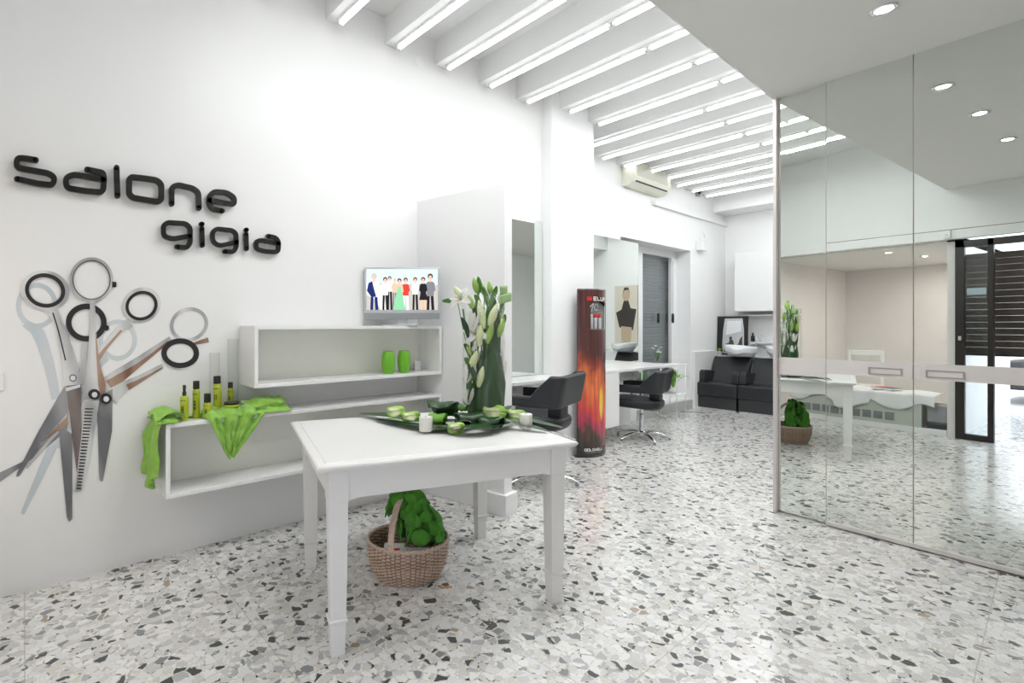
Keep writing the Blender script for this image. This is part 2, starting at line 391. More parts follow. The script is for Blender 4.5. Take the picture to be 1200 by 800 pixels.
mpanel(.735,1.30,0,'right mirror panel in which the dark street door shows',(.79,.955))
mpanel(1.30,1.95,0,'mirror panel furthest toward the right wall, past the edge of view',(1.4,1.56))
b=B().box(-.02,.0,-.01,.12,0,3.0)
o=b.ob('trim_3','alu'); o.location=mfr; o.rotation_euler=(0,0,AL); struct(o)
o=B().box(0,2.6,.055,.12,0,3.0).ob('wall_mirror_backing','wall'); o.location=mfr; o.rotation_euler=(0,0,AL); struct(o)
o=B().box(1.95,2.6,0,.06,0,3.0).ob('wall_mirror_end','wall'); o.location=mfr; o.rotation_euler=(0,0,AL); struct(o)
# ------------------------------------------------------------------ sign letters (photo pixel strokes placed on the wall plane)
def wallfn(X,sgn=1):
    def f(a,b,d): p=onx(a,b,X); return (X+d,p.y,p.z)
    return f
def sg(x,y): return (x*.3,150+y*.3)      # crop -> photo pixels
def rrect(x0,y0,x1,y1,r,sk,a0=0,n=5):
    """rounded rectangle in sheared box coords (x right, y down); sk = slope"""
    pts=[]
    for cx,cy,s in ((x1-r,y0+r,-90),(x1-r,y1-r,0),(x0+r,y1-r,90),(x0+r,y0+r,180)):
        for k in range(n+1):
            a=R_(s+90*k/n); pts.append((cx+r*math.cos(a),cy+r*math.sin(a)))
    return [(x,y+sk*(x-x0)) for x,y in pts]
def arcpath(segs,r=14):
    """polyline with rounded corners"""
    P=[Vector(p) for p in segs]; out=[P[0]]
    for i in range(1,len(P)-1):
        a=(P[i-1]-P[i]); c_=(P[i+1]-P[i]); rr=min(r,a.length*.48,c_.length*.48)
        p0=P[i]+a.normalized()*rr; p2=P[i]+c_.normalized()*rr
        for k in range(7):
            t=k/6; out.append(p0*(1-t)**2+P[i]*2*t*(1-t)+p2*t*t)
    out.append(P[-1]); return [tuple(p) for p in out]
LW=11.2
letters=[
 ('s','word salone, large black letter s that starts the upper line',[arcpath([(140,131),(100,124),(66,122),(64,160),(110,168),(190,182),(214,200),(204,228),(150,222),(66,204)],22)],1.0),
 ('a','black letter a right after the s of the upper word',[arcpath([(338,167),(400,180),(404,200),(400,256),(330,250),(258,238),(254,200),(285,186),(400,206)],20)],1.0),
 ('l','tall straight black letter l of the upper word',[[(452,160),(456,268)]],1.0),
 ('o','closed black letter o of the upper word',[None],1.0),
 ('n','black letter n between o and e on the upper line',[arcpath([(666,300),(666,236),(690,226),(750,240),(770,256),(772,316)],16)],.95),
 ('e','black letter e that ends the upper word',[arcpath([(812,285),(908,303),(910,276),(880,256),(830,252),(812,270),(812,300),(824,320),(862,327)],14)],.9),
 ('g','first letter g, starting the lower line under the o and n',[arcpath([(736,424),(668,436),(634,424),(634,384),(650,372),(720,376),(738,392),(738,452),(724,470),(686,466)],16)],.85),
 ('i','dotted letter i after the first g of the lower word',[[(783,395),(785,460)],[(781,378),(784,378)]],.85),
 ('g','second letter g, in the middle of the lower word',[arcpath([(918,448),(850,462),(826,446),(824,410),(840,396),(900,402),(916,414),(918,466),(906,486),(872,484)],14)],.78),
 ('i','thin dotted letter i between the second g and the last a',[[(955,416),(957,474)],[(955,400),(957,400)]],.78),
 ('a','last black letter a at the end of the lower word',[arcpath([(1040,424),(1070,430),(1082,446),(1080,486),(1030,484),(994,474),(994,446),(1010,440),(1080,454)],14)],.75),
]
for ch,lab,strokes,ks in letters:
    if ch=='o': strokes=[arcpath([(560,201),(510,196),(501,205),(501,262),(516,276),(610,292),(626,284),(626,224),(608,208),(560,201)],16)]
    bb=B()
    for st in strokes:
        p=[sg(*q) for q in st]
        cl=False
        if ch=='o': p=p[:-1]; cl=True
        bb.ribbon(p,LW*ks*.3,wallfn(W1),.016,.034,closed=cl)
    if ch=='g':
        pass
    o=bb.ob('letter','letter'); tag(o,lab if lab.startswith('black') or lab else lab,'letter','raised black sign letters on the left wall')
    o['label']=lab
# close the bowls of both g (short bar joining bowl and stem is part of the same stroke)
# ------------------------------------------------------------------ scissors mural printed on the wall
def metal(n,c0,c1,sc=9):
    m,nt,b=newmat(n); tc=N(nt,'ShaderNodeTexCoord'); w=N(nt,'ShaderNodeTexNoise'); w.inputs['Scale'].default_value=sc; w.inputs['Detail'].default_value=1
    mp=N(nt,'ShaderNodeMapping'); mp.inputs['Scale'].default_value=(1,1,.25); lk(nt,tc.outputs['Object'],mp.inputs[0]); lk(nt,mp.outputs[0],w.inputs['Vector'])
    cr=N(nt,'ShaderNodeValToRGB'); cr.color_ramp.elements[0].position=.38; cr.color_ramp.elements[1].position=.62
    cr.color_ramp.elements[0].color=(*c0,1); cr.color_ramp.elements[1].color=(*c1,1)
    lk(nt,w.outputs['Fac'],cr.inputs[0]); lk(nt,cr.outputs[0],b.inputs['Base Color']); b.inputs['Roughness'].default_value=.4; return m
M['sc_silver']=metal('print_silver',(.38,.38,.39),(.72,.72,.71))
M['sc_dark']=metal('print_steel',(.15,.15,.16),(.34,.34,.35))
M['sc_blade']=metal('print_blade_brown',(.09,.065,.065),(.22,.18,.17))
M['sc_brown']=metal('print_bronze',(.20,.10,.06),(.46,.30,.22))
M['sc_pale']=metal('print_pale_blue',(.50,.56,.60),(.63,.67,.69),5)
M['sc_edge']=pm('print_black',(.02,.018,.02),.4)
M['sc_white']=pm('print_glass_white',(.72,.74,.75),.4)
def scp(x,y): return (x*.4122,290+y*.4125)
layer=[.001]
mur=thing('scissors_mural','large printed mural of a fan of hairdressing scissors on the wall under the sign','mural',(W1,onx(90,480,W1).y,1.0))
SM=['sc_silver','sc_dark','sc_blade','sc_brown','sc_pale','sc_edge','sc_white']
def nxt(): layer[0]+=.00022; return layer[0]
def el(cx,cy,rx,ry,n=40,rot=0):
    return [(cx+rx*math.cos(2*math.pi*k/n)*math.cos(rot)-ry*math.sin(2*math.pi*k/n)*math.sin(rot),cy+rx*math.cos(2*math.pi*k/n)*math.sin(rot)+ry*math.sin(2*math.pi*k/n)*math.cos(rot)) for k in range(n)]
def ring(bb,cx,cy,rx,ry,w,mi,rot=0):
    bb.ribbon([scp(*q) for q in el(cx,cy,rx,ry,40,rot)],w*.4122,wallfn(W1),0,nxt(),mi,closed=True)
def strip(bb,pts,ws,mi):
    P=[]; Wd=[]
    for i in range(len(pts)-1):
        for k in range(6):
            t=k/6; P.append((pts[i][0]*(1-t)+pts[i+1][0]*t,pts[i][1]*(1-t)+pts[i+1][1]*t)); Wd.append(ws[i]*(1-t)+ws[i+1]*t)
    P.append(pts[-1]); Wd.append(ws[-1])
    P2=P[:]   # light smoothing
    for _ in range(4): P2=[P2[0]]+[((P2[i-1][0]+2*P2[i][0]+P2[i+1][0])/4,(P2[i-1][1]+2*P2[i][1]+P2[i+1][1])/4) for i in range(1,len(P2)-1)]+[P2[-1]]
    bb.ribbon([scp(*q) for q in P2],[w*.4122 for w in Wd],wallfn(W1),0,nxt(),mi,caps=False)
def poly(bb,pts,mi): bb.prism([scp(*q) for q in pts],wallfn(W1),0,nxt(),mi)
def part(bb,label):
    o=bb.ob('scissors',SM,mur,world=True); o['label']=label
bb=B(); ring(bb,105,165,52,58,7,4); strip(bb,[(70,215),(110,238),(140,330),(160,430)],[10,18,15,13],4); ring(bb,335,262,48,52,6,4); strip(bb,[(305,312),(260,345),(200,480),(150,560)],[9,14,18,22],4)
poly(bb,[(145,540),(185,520),(128,640),(68,758),(60,755),(62,745)],4); part(bb,'pale blue pair standing behind the others')
bb=B(); strip(bb,[(485,258),(400,315),(330,372),(290,400)],[7,10,22,24],0); strip(bb,[(480,266),(400,330),(310,392)],[3,6,16],3); ring(bb,537,218,50,43,5,0,-.3)
poly(bb,[(205,430),(150,530),(60,610),(-4,640),(-4,668),(90,600),(190,520)],1); poly(bb,[(190,440),(205,480),(80,626),(74,628),(74,620),(150,530)],0); part(bb,'silver pair with the plain ring at far right')
bb=B(); strip(bb,[(462,335),(400,368),(350,395),(315,425)],[6,8,14,24],0); strip(bb,[(462,341),(400,377),(362,397)],[2,5,9],3); strip(bb,[(545,275),(592,262)],[3,7],3); ring(bb,512,305,49,38,4,0); ring(bb,512,300,46,35,7.5,5)
poly(bb,[(275,430),(320,400),(318,520),(292,662),(286,664),(282,655)],1); poly(bb,[(165,500),(205,530),(205,770),(196,778),(190,765)],1); part(bb,'pair with the black lined lower right ring and hanging grey blades')
bb=B(); strip(bb,[(372,212),(345,225),(300,275),(272,318)],[14,11,9,14],0); strip(bb,[(345,235),(300,285),(272,325)],[3,4,8],3); ring(bb,402,163,50,43,6,0,-.4); ring(bb,402,165,42,37,4.5,5,-.4)
poly(bb,[(188,385),(212,420),(190,470),(100,575),(55,648),(46,650),(48,640),(110,520)],1); poly(bb,[(120,552),(190,480),(196,440),(192,500)],3); part(bb,'pair with the black lined ring right of the centre')
bb=B(); strip(bb,[(240,262),(238,330),(235,390)],[8,8,14],0); ring(bb,243,220,53,46,4,0); ring(bb,245,213,50,46,8,5); bb.prism([scp(*q) for q in el(302,228,8,8,14)],wallfn(W1),0,nxt(),5); part(bb,'pair with the thick black ring behind the centre shank')
bb=B(); strip(bb,[(148,172),(170,225),(195,310),(208,390)],[14,12,20,26],0); strip(bb,[(150,185),(166,235),(186,320)],[2,2,2],5); ring(bb,128,122,62,50,7,0,.2); ring(bb,128,122,52,43,5.5,5,.2)
poly(bb,[(188,392),(230,388),(230,640),(224,648),(218,640)],2); poly(bb,[(186,398),(228,388),(228,396),(188,408)],6)
bb.prism([scp(*q) for q in el(207,370,8,8,16)],wallfn(W1),0,nxt(),6); bb.ribbon([scp(*q) for q in el(207,370,9,9,16)],.5,wallfn(W1),0,nxt(),5,closed=True); part(bb,'leftmost pair with a black lined ring and brown blade')
bb=B(); strip(bb,[(262,152),(264,230),(262,330),(262,430)],[7,9,16,30],0); strip(bb,[(271,240),(278,330),(290,390),(290,420)],[1,4,11,6],3); ring(bb,260,92,57,59,5,0); ring(bb,260,92,53,55,1.2,5)
bb.prism([scp(*q) for q in [(318,97),(330,98),(330,112),(318,113)]],wallfn(W1),0,nxt(),5)
poly(bb,[(240,440),(282,432),(272,500),(232,690),(212,692),(228,560)],0)
for k in range(26):
    y=455+k*9; x=241-k*.95; poly(bb,[(x,y),(x+24-k*.45,y+1),(x+24-k*.45,y+4),(x,y+4)],5)
for (x,y) in ((267,416),(300,428)):
    bb.prism([scp(*q) for q in el(x,y,17,15,20)],wallfn(W1),0,nxt(),5); bb.prism([scp(*q) for q in el(x+1,y+1,8,8,16)],wallfn(W1),0,nxt(),6)
part(bb,'thinning pair with a comb blade in the middle')
# ------------------------------------------------------------------ wall boxes (open shelving)
def openbox(label,y0,y1,z0,z1,xf,th=.022,back=True):
    t=thing('wall_shelf',label,'shelf',(W1,y0,z0)); D=xf-W1; L=y1-y0; Hh=z1-z0
    B().box(.001,D,0,L,Hh-th,Hh,.0015).ob('top_panel','lac',t)
    B().box(.001,D,0,L,0,th,.0015).ob('bottom_panel','lac',t)
    B().box(.001,D,0,th,th,Hh-th,.001).ob('side_panel','lac',t)
    B().box(.001,D,L-th,L,th,Hh-th,.001).ob('side_panel','lac',t)
    B().box(.001,.012,th,L-th,th,Hh-th).ob('back_panel','cream',t)
    return t
XF=-3.058
openbox('upper open white wall box carrying the television',1.075,2.535,.975,1.352,XF)
openbox('long lower open white wall box under a green scarf',.597,2.535,.412,.818,XF)
# ------------------------------------------------------------------ television
tx,ty=-3.125,2.205
t=thing('television','small silver flat television turned towards the room on the upper wall box','television',(tx,ty,1.352),TH)
w,h=.285,.215
B().box(-w,w,-.015,.045,.050,.440,.008).ob('casing','tvs',t,auto=True)
B().box(-w+.004,w-.004,-.018,-.012,.054,.098,.002).ob('speaker_bar',M['mgrey'],t)
B().box(-.13,-.0,-.05,.03,0,.010,.003).box(-.03,.12,-.055,.05,0,.014,.004).box(-.04,.04,0,.03,.012,.06).ob('stand','tvs',t)
sc=['sky','sand','skin','hair','navy','whitec','blackc','greenc','redc','greyc']
cols=dict(sky=(.62,.75,.92),sand=(.52,.49,.45),skin=(.80,.50,.36),hair=(.08,.04,.025),navy=(.02,.03,.14),whitec=(.92,.92,.92),blackc=(.02,.02,.025),greenc=(.26,.62,.36),redc=(.65,.06,.04),greyc=(.22,.22,.24))
tm=[emis('screen_'+k,cols[k],1.0) for k in sc]; si={k:i for i,k in enumerate(sc)}
bb=B(); X0,X1,Y0,Y1=130,862,138,555
def tv(a,b,d): return ((a-X0)/(X1-X0)*2*(w-.018)-(w-.018), -.0155-d, .425-(b-Y0)/(Y1-Y0)*.305)
dd=[0]
def tp(pts,k): dd[0]+=.00004; bb.prism(pts,tv,0,dd[0],si[k])
tp([(X0,Y0),(X1,Y0),(X1,Y1),(X0,Y1)],'sky'); tp([(X0,300),(300,285),(X1,300),(X1,Y1),(X0,Y1)],'sand')
tp([(X0,260),(210,300),(300,300),(330,Y1),(X0,Y1)],'whitec'); tp([(X0,400),(200,430),(280,Y1),(X0,Y1)],'sand')
def fig(x,y,s,top,legs,hair='hair',dress=None):
    tp([(x-26*s,y+150*s),(x-4*s,y+145*s),(x-8*s,Y1),(x-30*s,Y1)],legs); tp([(x+2*s,y+145*s),(x+26*s,y+150*s),(x+34*s,Y1),(x+10*s,Y1)],legs)
    tp([(x-34*s,y+52*s),(x-12*s,y+38*s),(x+14*s,y+38*s),(x+36*s,y+54*s),(x+28*s,y+160*s),(x-28*s,y+160*s)],top)
    tp([(x-34*s,y+56*s),(x-44*s,y+110*s),(x-14*s,y+138*s),(x-10*s,y+124*s),(x-30*s,y+104*s),(x-24*s,y+62*s)],top)
    tp([(x+34*s,y+56*s),(x+44*s,y+110*s),(x+14*s,y+138*s),(x+10*s,y+124*s),(x+30*s,y+104*s),(x+24*s,y+62*s)],'skin' if top=='blackc' and dress else top)
    tp([(x-7*s,y+22*s),(x+7*s,y+22*s),(x+8*s,y+44*s),(x-8*s,y+44*s)],'skin')
    tp([(x+22*s*math.cos(a),y-2+24*s*math.sin(a)) for a in [k*math.pi/8 for k in range(16)]],hair)
    tp([(x+14*s*math.cos(a),y+8*s+19*s*math.sin(a)) for a in [k*math.pi/8 for k in range(16)]],'skin')
    if dress: tp([(x-16,y+60),(x+14,y+60),(x+62,Y1),(x-66,Y1)],dress)
fig(368,232,.85,'whitec','blackc'); fig(420,250,.8,'skin','greyc','skin'); fig(630,245,.95,'whitec','blackc'); fig(532,250,1,'redc','whitec')
fig(322,245,1,'whitec','blackc'); fig(785,215,1.25,'greyc','blackc'); fig(712,245,1,'blackc','skin','hair'); tp([(682,390),(745,390),(760,455),(672,455)],'blackc'); fig(208,215,1.3,'whitec','navy','sand')
tp([(150,280),(190,262),(205,330),(230,420),(180,425),(134,360)],'navy'); fig(468,258,1,'skin','skin','hair','greenc')
bb.ob('screen',tm,t)
# ------------------------------------------------------------------ barrel jars, card, devices
def jar_prof(r=.042,h=.125): return [(0,0),(r*.72,0),(r*.80,.004),(r*.97,h*.3),(r,h*.52),(r*.96,h*.75),(r*.80,h*.97),(r*.74,h),(r*.66,h-.004),(r*.62,h-.02),(0,h-.02)]
for (u,v,X),lab in zip(((455,436,-3.16),(473.5,434.5,-3.16)),('left of two frosted green barrel shaped jars in the upper wall box','right of two frosted green barrel shaped jars in the upper wall box')):
    p=onx(u,v,X); t=thing('green_jar',lab,'jar',(X,p.y,.997),0,'green barrel jars')
    B().lathe(jar_prof(.05,.165),28).ob('body','jar',t,smooth=True); B().lathe([(.030,.146),(.037,.158),(.040,.1655),(.037,.1675),(.030,.160)],28,closed=True).ob('rim','lime',t,smooth=True)
p=onx(486,432,-3.2); b=B().box(-.012,.012,-.03,.03,0,.075,.002)
o=b.ob('small_card_box','paper'); o.location=(-3.25,2.44,.997); tag(o,'tiny white box tucked behind the green jars','box')
for (x,y,sx,sy,sz,m,lab) in ((-3.17,1.93,.20,.34,.055,'dgrey','flat dark grey media player in the lower wall box, left one'),(-3.17,2.34,.20,.26,.05,'mgrey','flat grey receiver in the lower wall box, right one')):
    t=thing('media_player',lab,'electronics',(x,y,.434)); B().box(-sx/2,sx/2,-sy/2,sy/2,.006,sz,.004).ob('case',m,t); B().box(sx/2,sx/2+.003,-sy/2+.02,sy/2-.02,.018,sz-.015).ob('front_strip','silverb',t)
    b=B(); 
    for q in (-1,1):
        for w_ in (-1,1): b.lathe([(0,0),(.012,0),(.012,.008),(0,.008)],12,(q*(sx/2-.02),w_*(sy/2-.02),0))
    b.ob('feet','black',t)
t=thing('speaker_box','upright grey box standing at mid length inside the lower wall box','speaker',(-3.19,1.62,.434))
B().box(-.09,.09,-.04,.04,0,.17,.004).ob('cabinet','mgrey',t); B().lathe([(0,0),(.03,0),(.034,.004),(0,.006)],20).ob('cone','dgrey',t)
for c_ in [q for q in COL.objects if q.parent==t and q.name.startswith('cone')]: c_.rotation_euler=(0,R_(90),0); c_.location=(.089,0,.1)
# ------------------------------------------------------------------ lime bottles, clear tubes, scarf
def bottle(name,u,v,X,h,r,kind,lab,z=.818,rz=.0,tilt=0):
    p=onx(u,v,X); t=thing(name,lab,'bottle',(X,p.y,z),rz,'lime hair care bottles on the lower wall box'); t.rotation_euler=(0,tilt,rz)
    hb=h*(.70 if kind=='spray' else .80 if kind!='short' else .66)
    if kind=='squeeze': B().lathe([(0,0),(r*.9,0),(r*1.05,.01),(r,h*.5),(r*.8,hb),(0,hb)],24).ob('body','bottle',t,smooth=True)
    else: B().lathe([(0,0),(r*.95,0),(r,.006),(r,hb*.88),(r*.8,hb*.97),(r*.5,hb),(0,hb)],24).ob('body','bottle',t,smooth=True)
    if kind=='spray': B().lathe([(r*.45,hb),(r*.5,hb+.02),(r*.35,hb+.024),(r*.35,h-.02),(r*.42,h-.018),(r*.38,h),(0,h)],20).box(-.004,.02,-.005,.005,h-.018,h-.006,.002).ob('spray_head','black',t,smooth=False)
    else: B().lathe([(r*.85,hb*.985),(r*.88,hb),(r*.86,h-.004),(r*.8,h),(0,h)],24).ob('cap','black',t,smooth=True)
    # dark printed block on the front
    bb=B(); a0=math.atan2(-.1,1)
    for (z0,z1,wd) in ((hb*.42,hb*.52,.34),(hb*.54,hb*.60,.34),(hb*.30,hb*.40,.34),(hb*.80,hb*.83,.7)):
        for s_ in ((-1,-.15),(.15,1)) if wd<.5 else ((-1,1),):
            bb.grid(lambda a,b_:((r*1.01)*math.cos(a0-.6+wd*(s_[0]+(s_[1]-s_[0])*a)),(r*1.01)*math.sin(a0-.6+wd*(s_[0]+(s_[1]-s_[0])*a)),z0+(z1-z0)*b_),4,1)
    bb.ob('printed_mark','black' if True else '',t)
bottle('spray_bottle',216,487,-3.12,.20,.022,'spray','slim lime green spray bottle, leftmost on the lower wall box')
bottle('hair_spray_can',230,484,-3.16,.215,.020,'can','tall lime green can with black cap just right of the spray bottle')
bottle('styling_bottle',243,486,-3.10,.145,.021,'short','short lime green bottle with a big black cap in front of the can')
bottle('shampoo_bottle',255,468,-3.20,.215,.024,'squeeze','leaning lime green bottle with black cap resting on the scarf',z=.835,tilt=R_(-3))
bottle('conditioner_bottle',270,466,-3.25,.165,.017,'can','small lime green bottle with grey cap, rightmost of the bottle group',z=.838)
t=thing('round_tin','low round black and lime tin half buried in the scarf','tin',(-3.10,.955,.872),0); B().lathe([(0,0),(.04,0),(.042,.004),(.042,.016),(0,.016)],24).ob('base','bottle',t,smooth=True); B().lathe([(.0425,.0165),(.043,.028),(.04,.031),(0,.031)],24).ob('lid','black',t,smooth=True)
for k,(y,z0,r,hh,lab) in enumerate(((1.015,.84,.033,.43,'tall clear tube standing behind the lime bottles, left one'),(.905,.826,.030,.36,'tall clear tube left of the leaning bottle, reaching the mural'))):
    t=thing('clear_tube',lab,'vase',(-3.27,y,z0),0,'clear tubes behind the bottles'); B().lathe([(r,0),(r,hh),(r-.003,hh),(r-.003,.006),(0,.006)],28).ob('wall','film',t,smooth=True); B().lathe([(0,0),(r+.003,0),(r+.003,.005),(0,.005)],28).ob('foot','film',t,smooth=True)
def nz(x,y,s=1,o=0):
    from mathutils import noise
    return noise.noise(Vector((x*s+o,y*s-o,o*1.7)))
bb=B()
def top_sheet(u,v):
    y=.545+u*.76; x=-3.315+v*(.27 if u>.1 else .27)
    prof=.5+.5*math.sin(3*u*math.pi+.6)
    edge=min(1,4*v,4*(1-v))
    z=.824+max(0,(.012+.050*abs(nz(u*5,v*3,1.6,3))+.030*prof*v)*edge)+.016*nz(u*26,v*9,1,8)*edge
    # keep clear of the standing bottles
    if .66<y<.80: z=.822+(z-.824)*.12; x=min(x,-3.19)
    if y>.92 : x+=.0
    return (x,y,max(z,.821))
bb.grid(top_sheet,90,26,0,.002)
def left_flap(u,v):   # hangs over the left end
    x=-3.315+u*.27; wz=.40*(1-.35*abs(u-.45)); 
    s=v*wz; 
    y=.585-.018*math.sin(min(1,v*4)*math.pi/2)-.022*(1+nz(u*9,v*3,1,5)+.5*math.sin(u*23))*min(1,v*3)
    return (x+.03*math.sin(v*2.2)*(.5-u)+.012*nz(u*3,v*7,1,4), y-.012*math.sin(u*16+v*2)*v, .846-s*.98+.012*math.sin(u*9)*v+(0.0))
bb.grid(left_flap,44,36,0,.002)
def bridge(u,v): # from left flap top to shelf top
    x=-3.315+u*.26; a=v*math.pi/2
    return (x,.555+.14*v+.0*u,.846+.028*math.sin(v*math.pi)+.010*math.sin(u*18+v*3)+.01*nz(u*7,v*4,1,3))
bb.grid(bridge,30,12,0,.002)
def front_flap(u,v):   # triangle hanging over the front edge
    y0,y1=.80,1.15; yc=.935
    y=(y0+(y1-y0)*u)*(1-v)+(yc+ .03*(u-.5))*v
    top=.85+.028*math.sin(u*math.pi)+.01*math.sin(u*20)
    z=top-.285*(v**.9)*(1-.12*abs(u-.4))
    x=XF-.05+.068*min(1,v*9)**.7+.013*math.sin(u*19+3*v)*(1-v*.6)+.014*nz(u*11,v*7,1,2)+.006*math.sin(u*41+v*5)
    if z>.80: x=max(x,XF-.05)
    return (x,y,z)
bb.grid(front_flap,50,44,0,.002)
def bunch(u,v): # rolled bunch at the right on top of the box, going back
    a=v*2*math.pi; y=1.03+u*.26; r=.028+.018*math.sin(u*math.pi)+.016*nz(u*8,v*5,1,1)+.005*math.sin(v*25+u*9)
    return (-3.13-.02*u+r*1.5*math.cos(a),y+.012*math.sin(a*3),.858+.012*u+r*math.sin(a)*.95)
bb.grid(bunch,24,24,0,0)
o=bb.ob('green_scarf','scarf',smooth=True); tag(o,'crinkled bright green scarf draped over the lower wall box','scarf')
# ------------------------------------------------------------------ side table
Nn,Ll,Rr=Vector((-1.851,.894,0)),Vector((-2.854,1.205,0)),Vector((-1.473,2.083,0))
e1=(Rr-Nn).normalized(); Lx=(Rr-Nn).length; e2=(Ll-Nn); Ly=e2.length
ta=math.atan2(e1.y,e1.x); TZ=.795
T=thing('side_table','white painted square legged table in the foreground','table',Nn,ta)
def ogee(z,o): return (0+o,Lx-o,0+o,Ly-o,z)
def slab(levels):
    t=bmesh.new(); rings=[]
    for z,o in levels:
        rings.append([t.verts.new(c_) for c_ in ((o,o,z),(Lx-o,o,z),(Lx-o,Ly-o,z),(o,Ly-o,z))])
    for k in range(len(rings)-1):
        for i in range(4): t.faces.new((rings[k][i],rings[k][(i+1)%4],rings[k+1][(i+1)%4],rings[k+1][i]))
    t.faces.new(rings[0][::-1]); t.faces.new(rings[-1]); bmesh.ops.recalc_face_normals(t,faces=t.faces); return t
b=B(); b.merge(slab([(TZ-.034,.03),(TZ-.030,.012),(TZ-.022,.004),(TZ-.014,0),(TZ-.007,.004),(TZ-.004,.012),(TZ-.0035,.040),(TZ-.002,.043),(TZ,.046)]))
b.ob('tabletop','tablewhite',T)
ia,inr,ifr=.093,.070,.165
corners=[(ia,inr),(Lx-ia,inr),(Lx-ia,Ly-ifr),(ia,Ly-ifr)]
zt=TZ-.034
for cx,cy in corners:
    cx+=.0; b=B(); t=bmesh.new(); rings=[]
    for z,hw in ((0,.028),(.135,.032),(zt-.13,.040),(zt-.125,.042),(zt,.042)):
        rings.append([t.verts.new((cx+a*hw,cy+c_*hw,z)) for a,c_ in ((-1,-1),(1,-1),(1,1),(-1,1))])
    for k in range(4):
        for i in range(4): t.faces.new((rings[k][i],rings[k][(i+1)%4],rings[k+1][(i+1)%4],rings[k+1][i]))
    t.faces.new(rings[0][::-1]); t.faces.new(rings[-1]); b.merge(t)
    lg=b.ob('leg','tablewhite',T,bev=.003)
    B().box(cx-.039,cx+.039,cy-.039,cy+.039,.137,.152,.004).ob('collar','tablewhite',lg)
def apron(a,b_,axis,fix):
    L=b_-a; n=24; hh=.118
    pts=[(a,zt),(b_,zt)]
    for k in range(n+1):
        q=b_-L*k/n; e=min(k,n-k)/n; drop=hh-.02*min(1,(e/.16))**1.0 if e<.16 else hh-.02
        drop=hh+(.030*(1-math.sin(min(1,e/.10)*math.pi/2)) if axis=='y' else .010*(1-min(1,e/.05)))
        pts.append((q,zt-drop))
    fn=(lambda p,q,d:(p,fix+d,q)) if axis=='x' else (lambda p,q,d:(fix+d,p,q))
    B().prism(pts,fn,-.011,.011).ob('apron','tablewhite',T)
lw=.040
apron(ia+lw,Lx-ia-lw,'x',inr-.022); apron(ia+lw,Lx-ia-lw,'x',Ly-ifr+.022)
apron(inr+lw,Ly-ifr-lw,'y',ia-.022); apron(inr+lw,Ly-ifr-lw,'y',Lx-ia+.022)
# ------------------------------------------------------------------ vase with lilies (local frame: x along the picture, z up)
VD=2.93; vx=(566-CX)/FP*VD
vbase=Vector((-sT*VD+cT*vx, cT*VD+sT*vx, TZ))
t=thing('glass_vase','tall clear glass cylinder vase packed with lilies and a dark leaf','vase',vbase,TH)
r=.120; hv=.745
B().lathe([(0,0),(r,0),(r,hv),(r-.005,hv),(r-.005,.02),(0,.02)],48).ob('glass','glass',t,smooth=False)
for c_ in COL.objects:
    if c_.parent==t: 
        for p in c_.data.polygons: p.use_smooth=True
def vl(u,v,dy=0): # picture position -> vase local
    return Vector(((u-566)/FP*VD, dy, H-(v-CY)/FP*VD-TZ))
def vw(p): return Matrix.Translation(vbase)@Matrix.Rotation(TH,4,'Z')@Vector(p)
def leaf(bb,path,wid,up=(0,0,1),fold=.0,n=7,mi=0,th=.0012,prof=None):
    """blade along path; width profile; cross fold"""
    P=[Vector(p) for p in path]; K=len(P)
    def at(t):
        f=t*(K-1); i=min(int(f),K-2); q=f-i
        a=P[max(i-1,0)];b_=P[i];c_=P[i+1];d=P[min(i+2,K-1)]
        return .5*((2*b_)+(c_-a)*q+(2*a-5*b_+4*c_-d)*q*q+(3*b_-a-3*c_+d)*q**3)
    U=Vector(up)
    def fn(u,v):
        p=at(u); d=(at(min(1,u+.02))-at(max(0,u-.02))).normalized(); s_=d.cross(U)
        s_=s_.normalized() if s_.length>1e-3 else Vector((1,0,0)); nrm=s_.cross(d).normalized()
        w_=wid*(prof(u) if prof else (math.sin(math.pi*min(1,u*.93+.05))**.7)); k=(v-.5)*2
        return p+s_*w_*k*.5+nrm*(fold*w_*abs(k)+.0006*math.cos(k*20))
    bb.grid(fn,18,n,mi,th); return bb
def budm(bb,a,b_,r,mi=0):
    a,b_=Vector(a),Vector(b_); n=8
    bb.tube([a+(b_-a)*(k/n) for k in range(n+1)],[max(.0012,r*(math.sin(math.pi*min(.97,(k/n)*.86+.12))**.8)) for k in range(n+1)],8,mi)
# dark wrapping leaf inside the vase
t2=thing('wrapped_leaf','big dark green leaf rolled inside the vase','leaf',vw((.012,0,.024)),TH)
bb=B()
def wrapf(u,v):
    a=R_(-200+380*u); z=.40*v; f=(1-.0*v)
    top=.50-.16*abs(math.sin((u-.34)*math.pi))**1.2
    z=v*(top+.02); r_=.100*(1-.62*max(0,v-.45)*1.8*.9)
    return (.006+r_*math.cos(a)+.03*v,r_*math.sin(a)*.8,z)
bb.grid(wrapf,48,18,0,.0012)
leaf(bb,[(.02,-.03,.2),(.035,-.05,.36),(.045,-.05,.50),(.06,-.04,.64)],.085,up=(0,-1,0),fold=.1)
for k in range(9): 
    a=R_(-170+k*20); bb.tube([(.008+.094*math.cos(a),.076*math.sin(a),.01),(.012+.092*math.cos(a),.074*math.sin(a),.2)],.0012,5)
bb.ob('blade','leafd',t2,smooth=True)
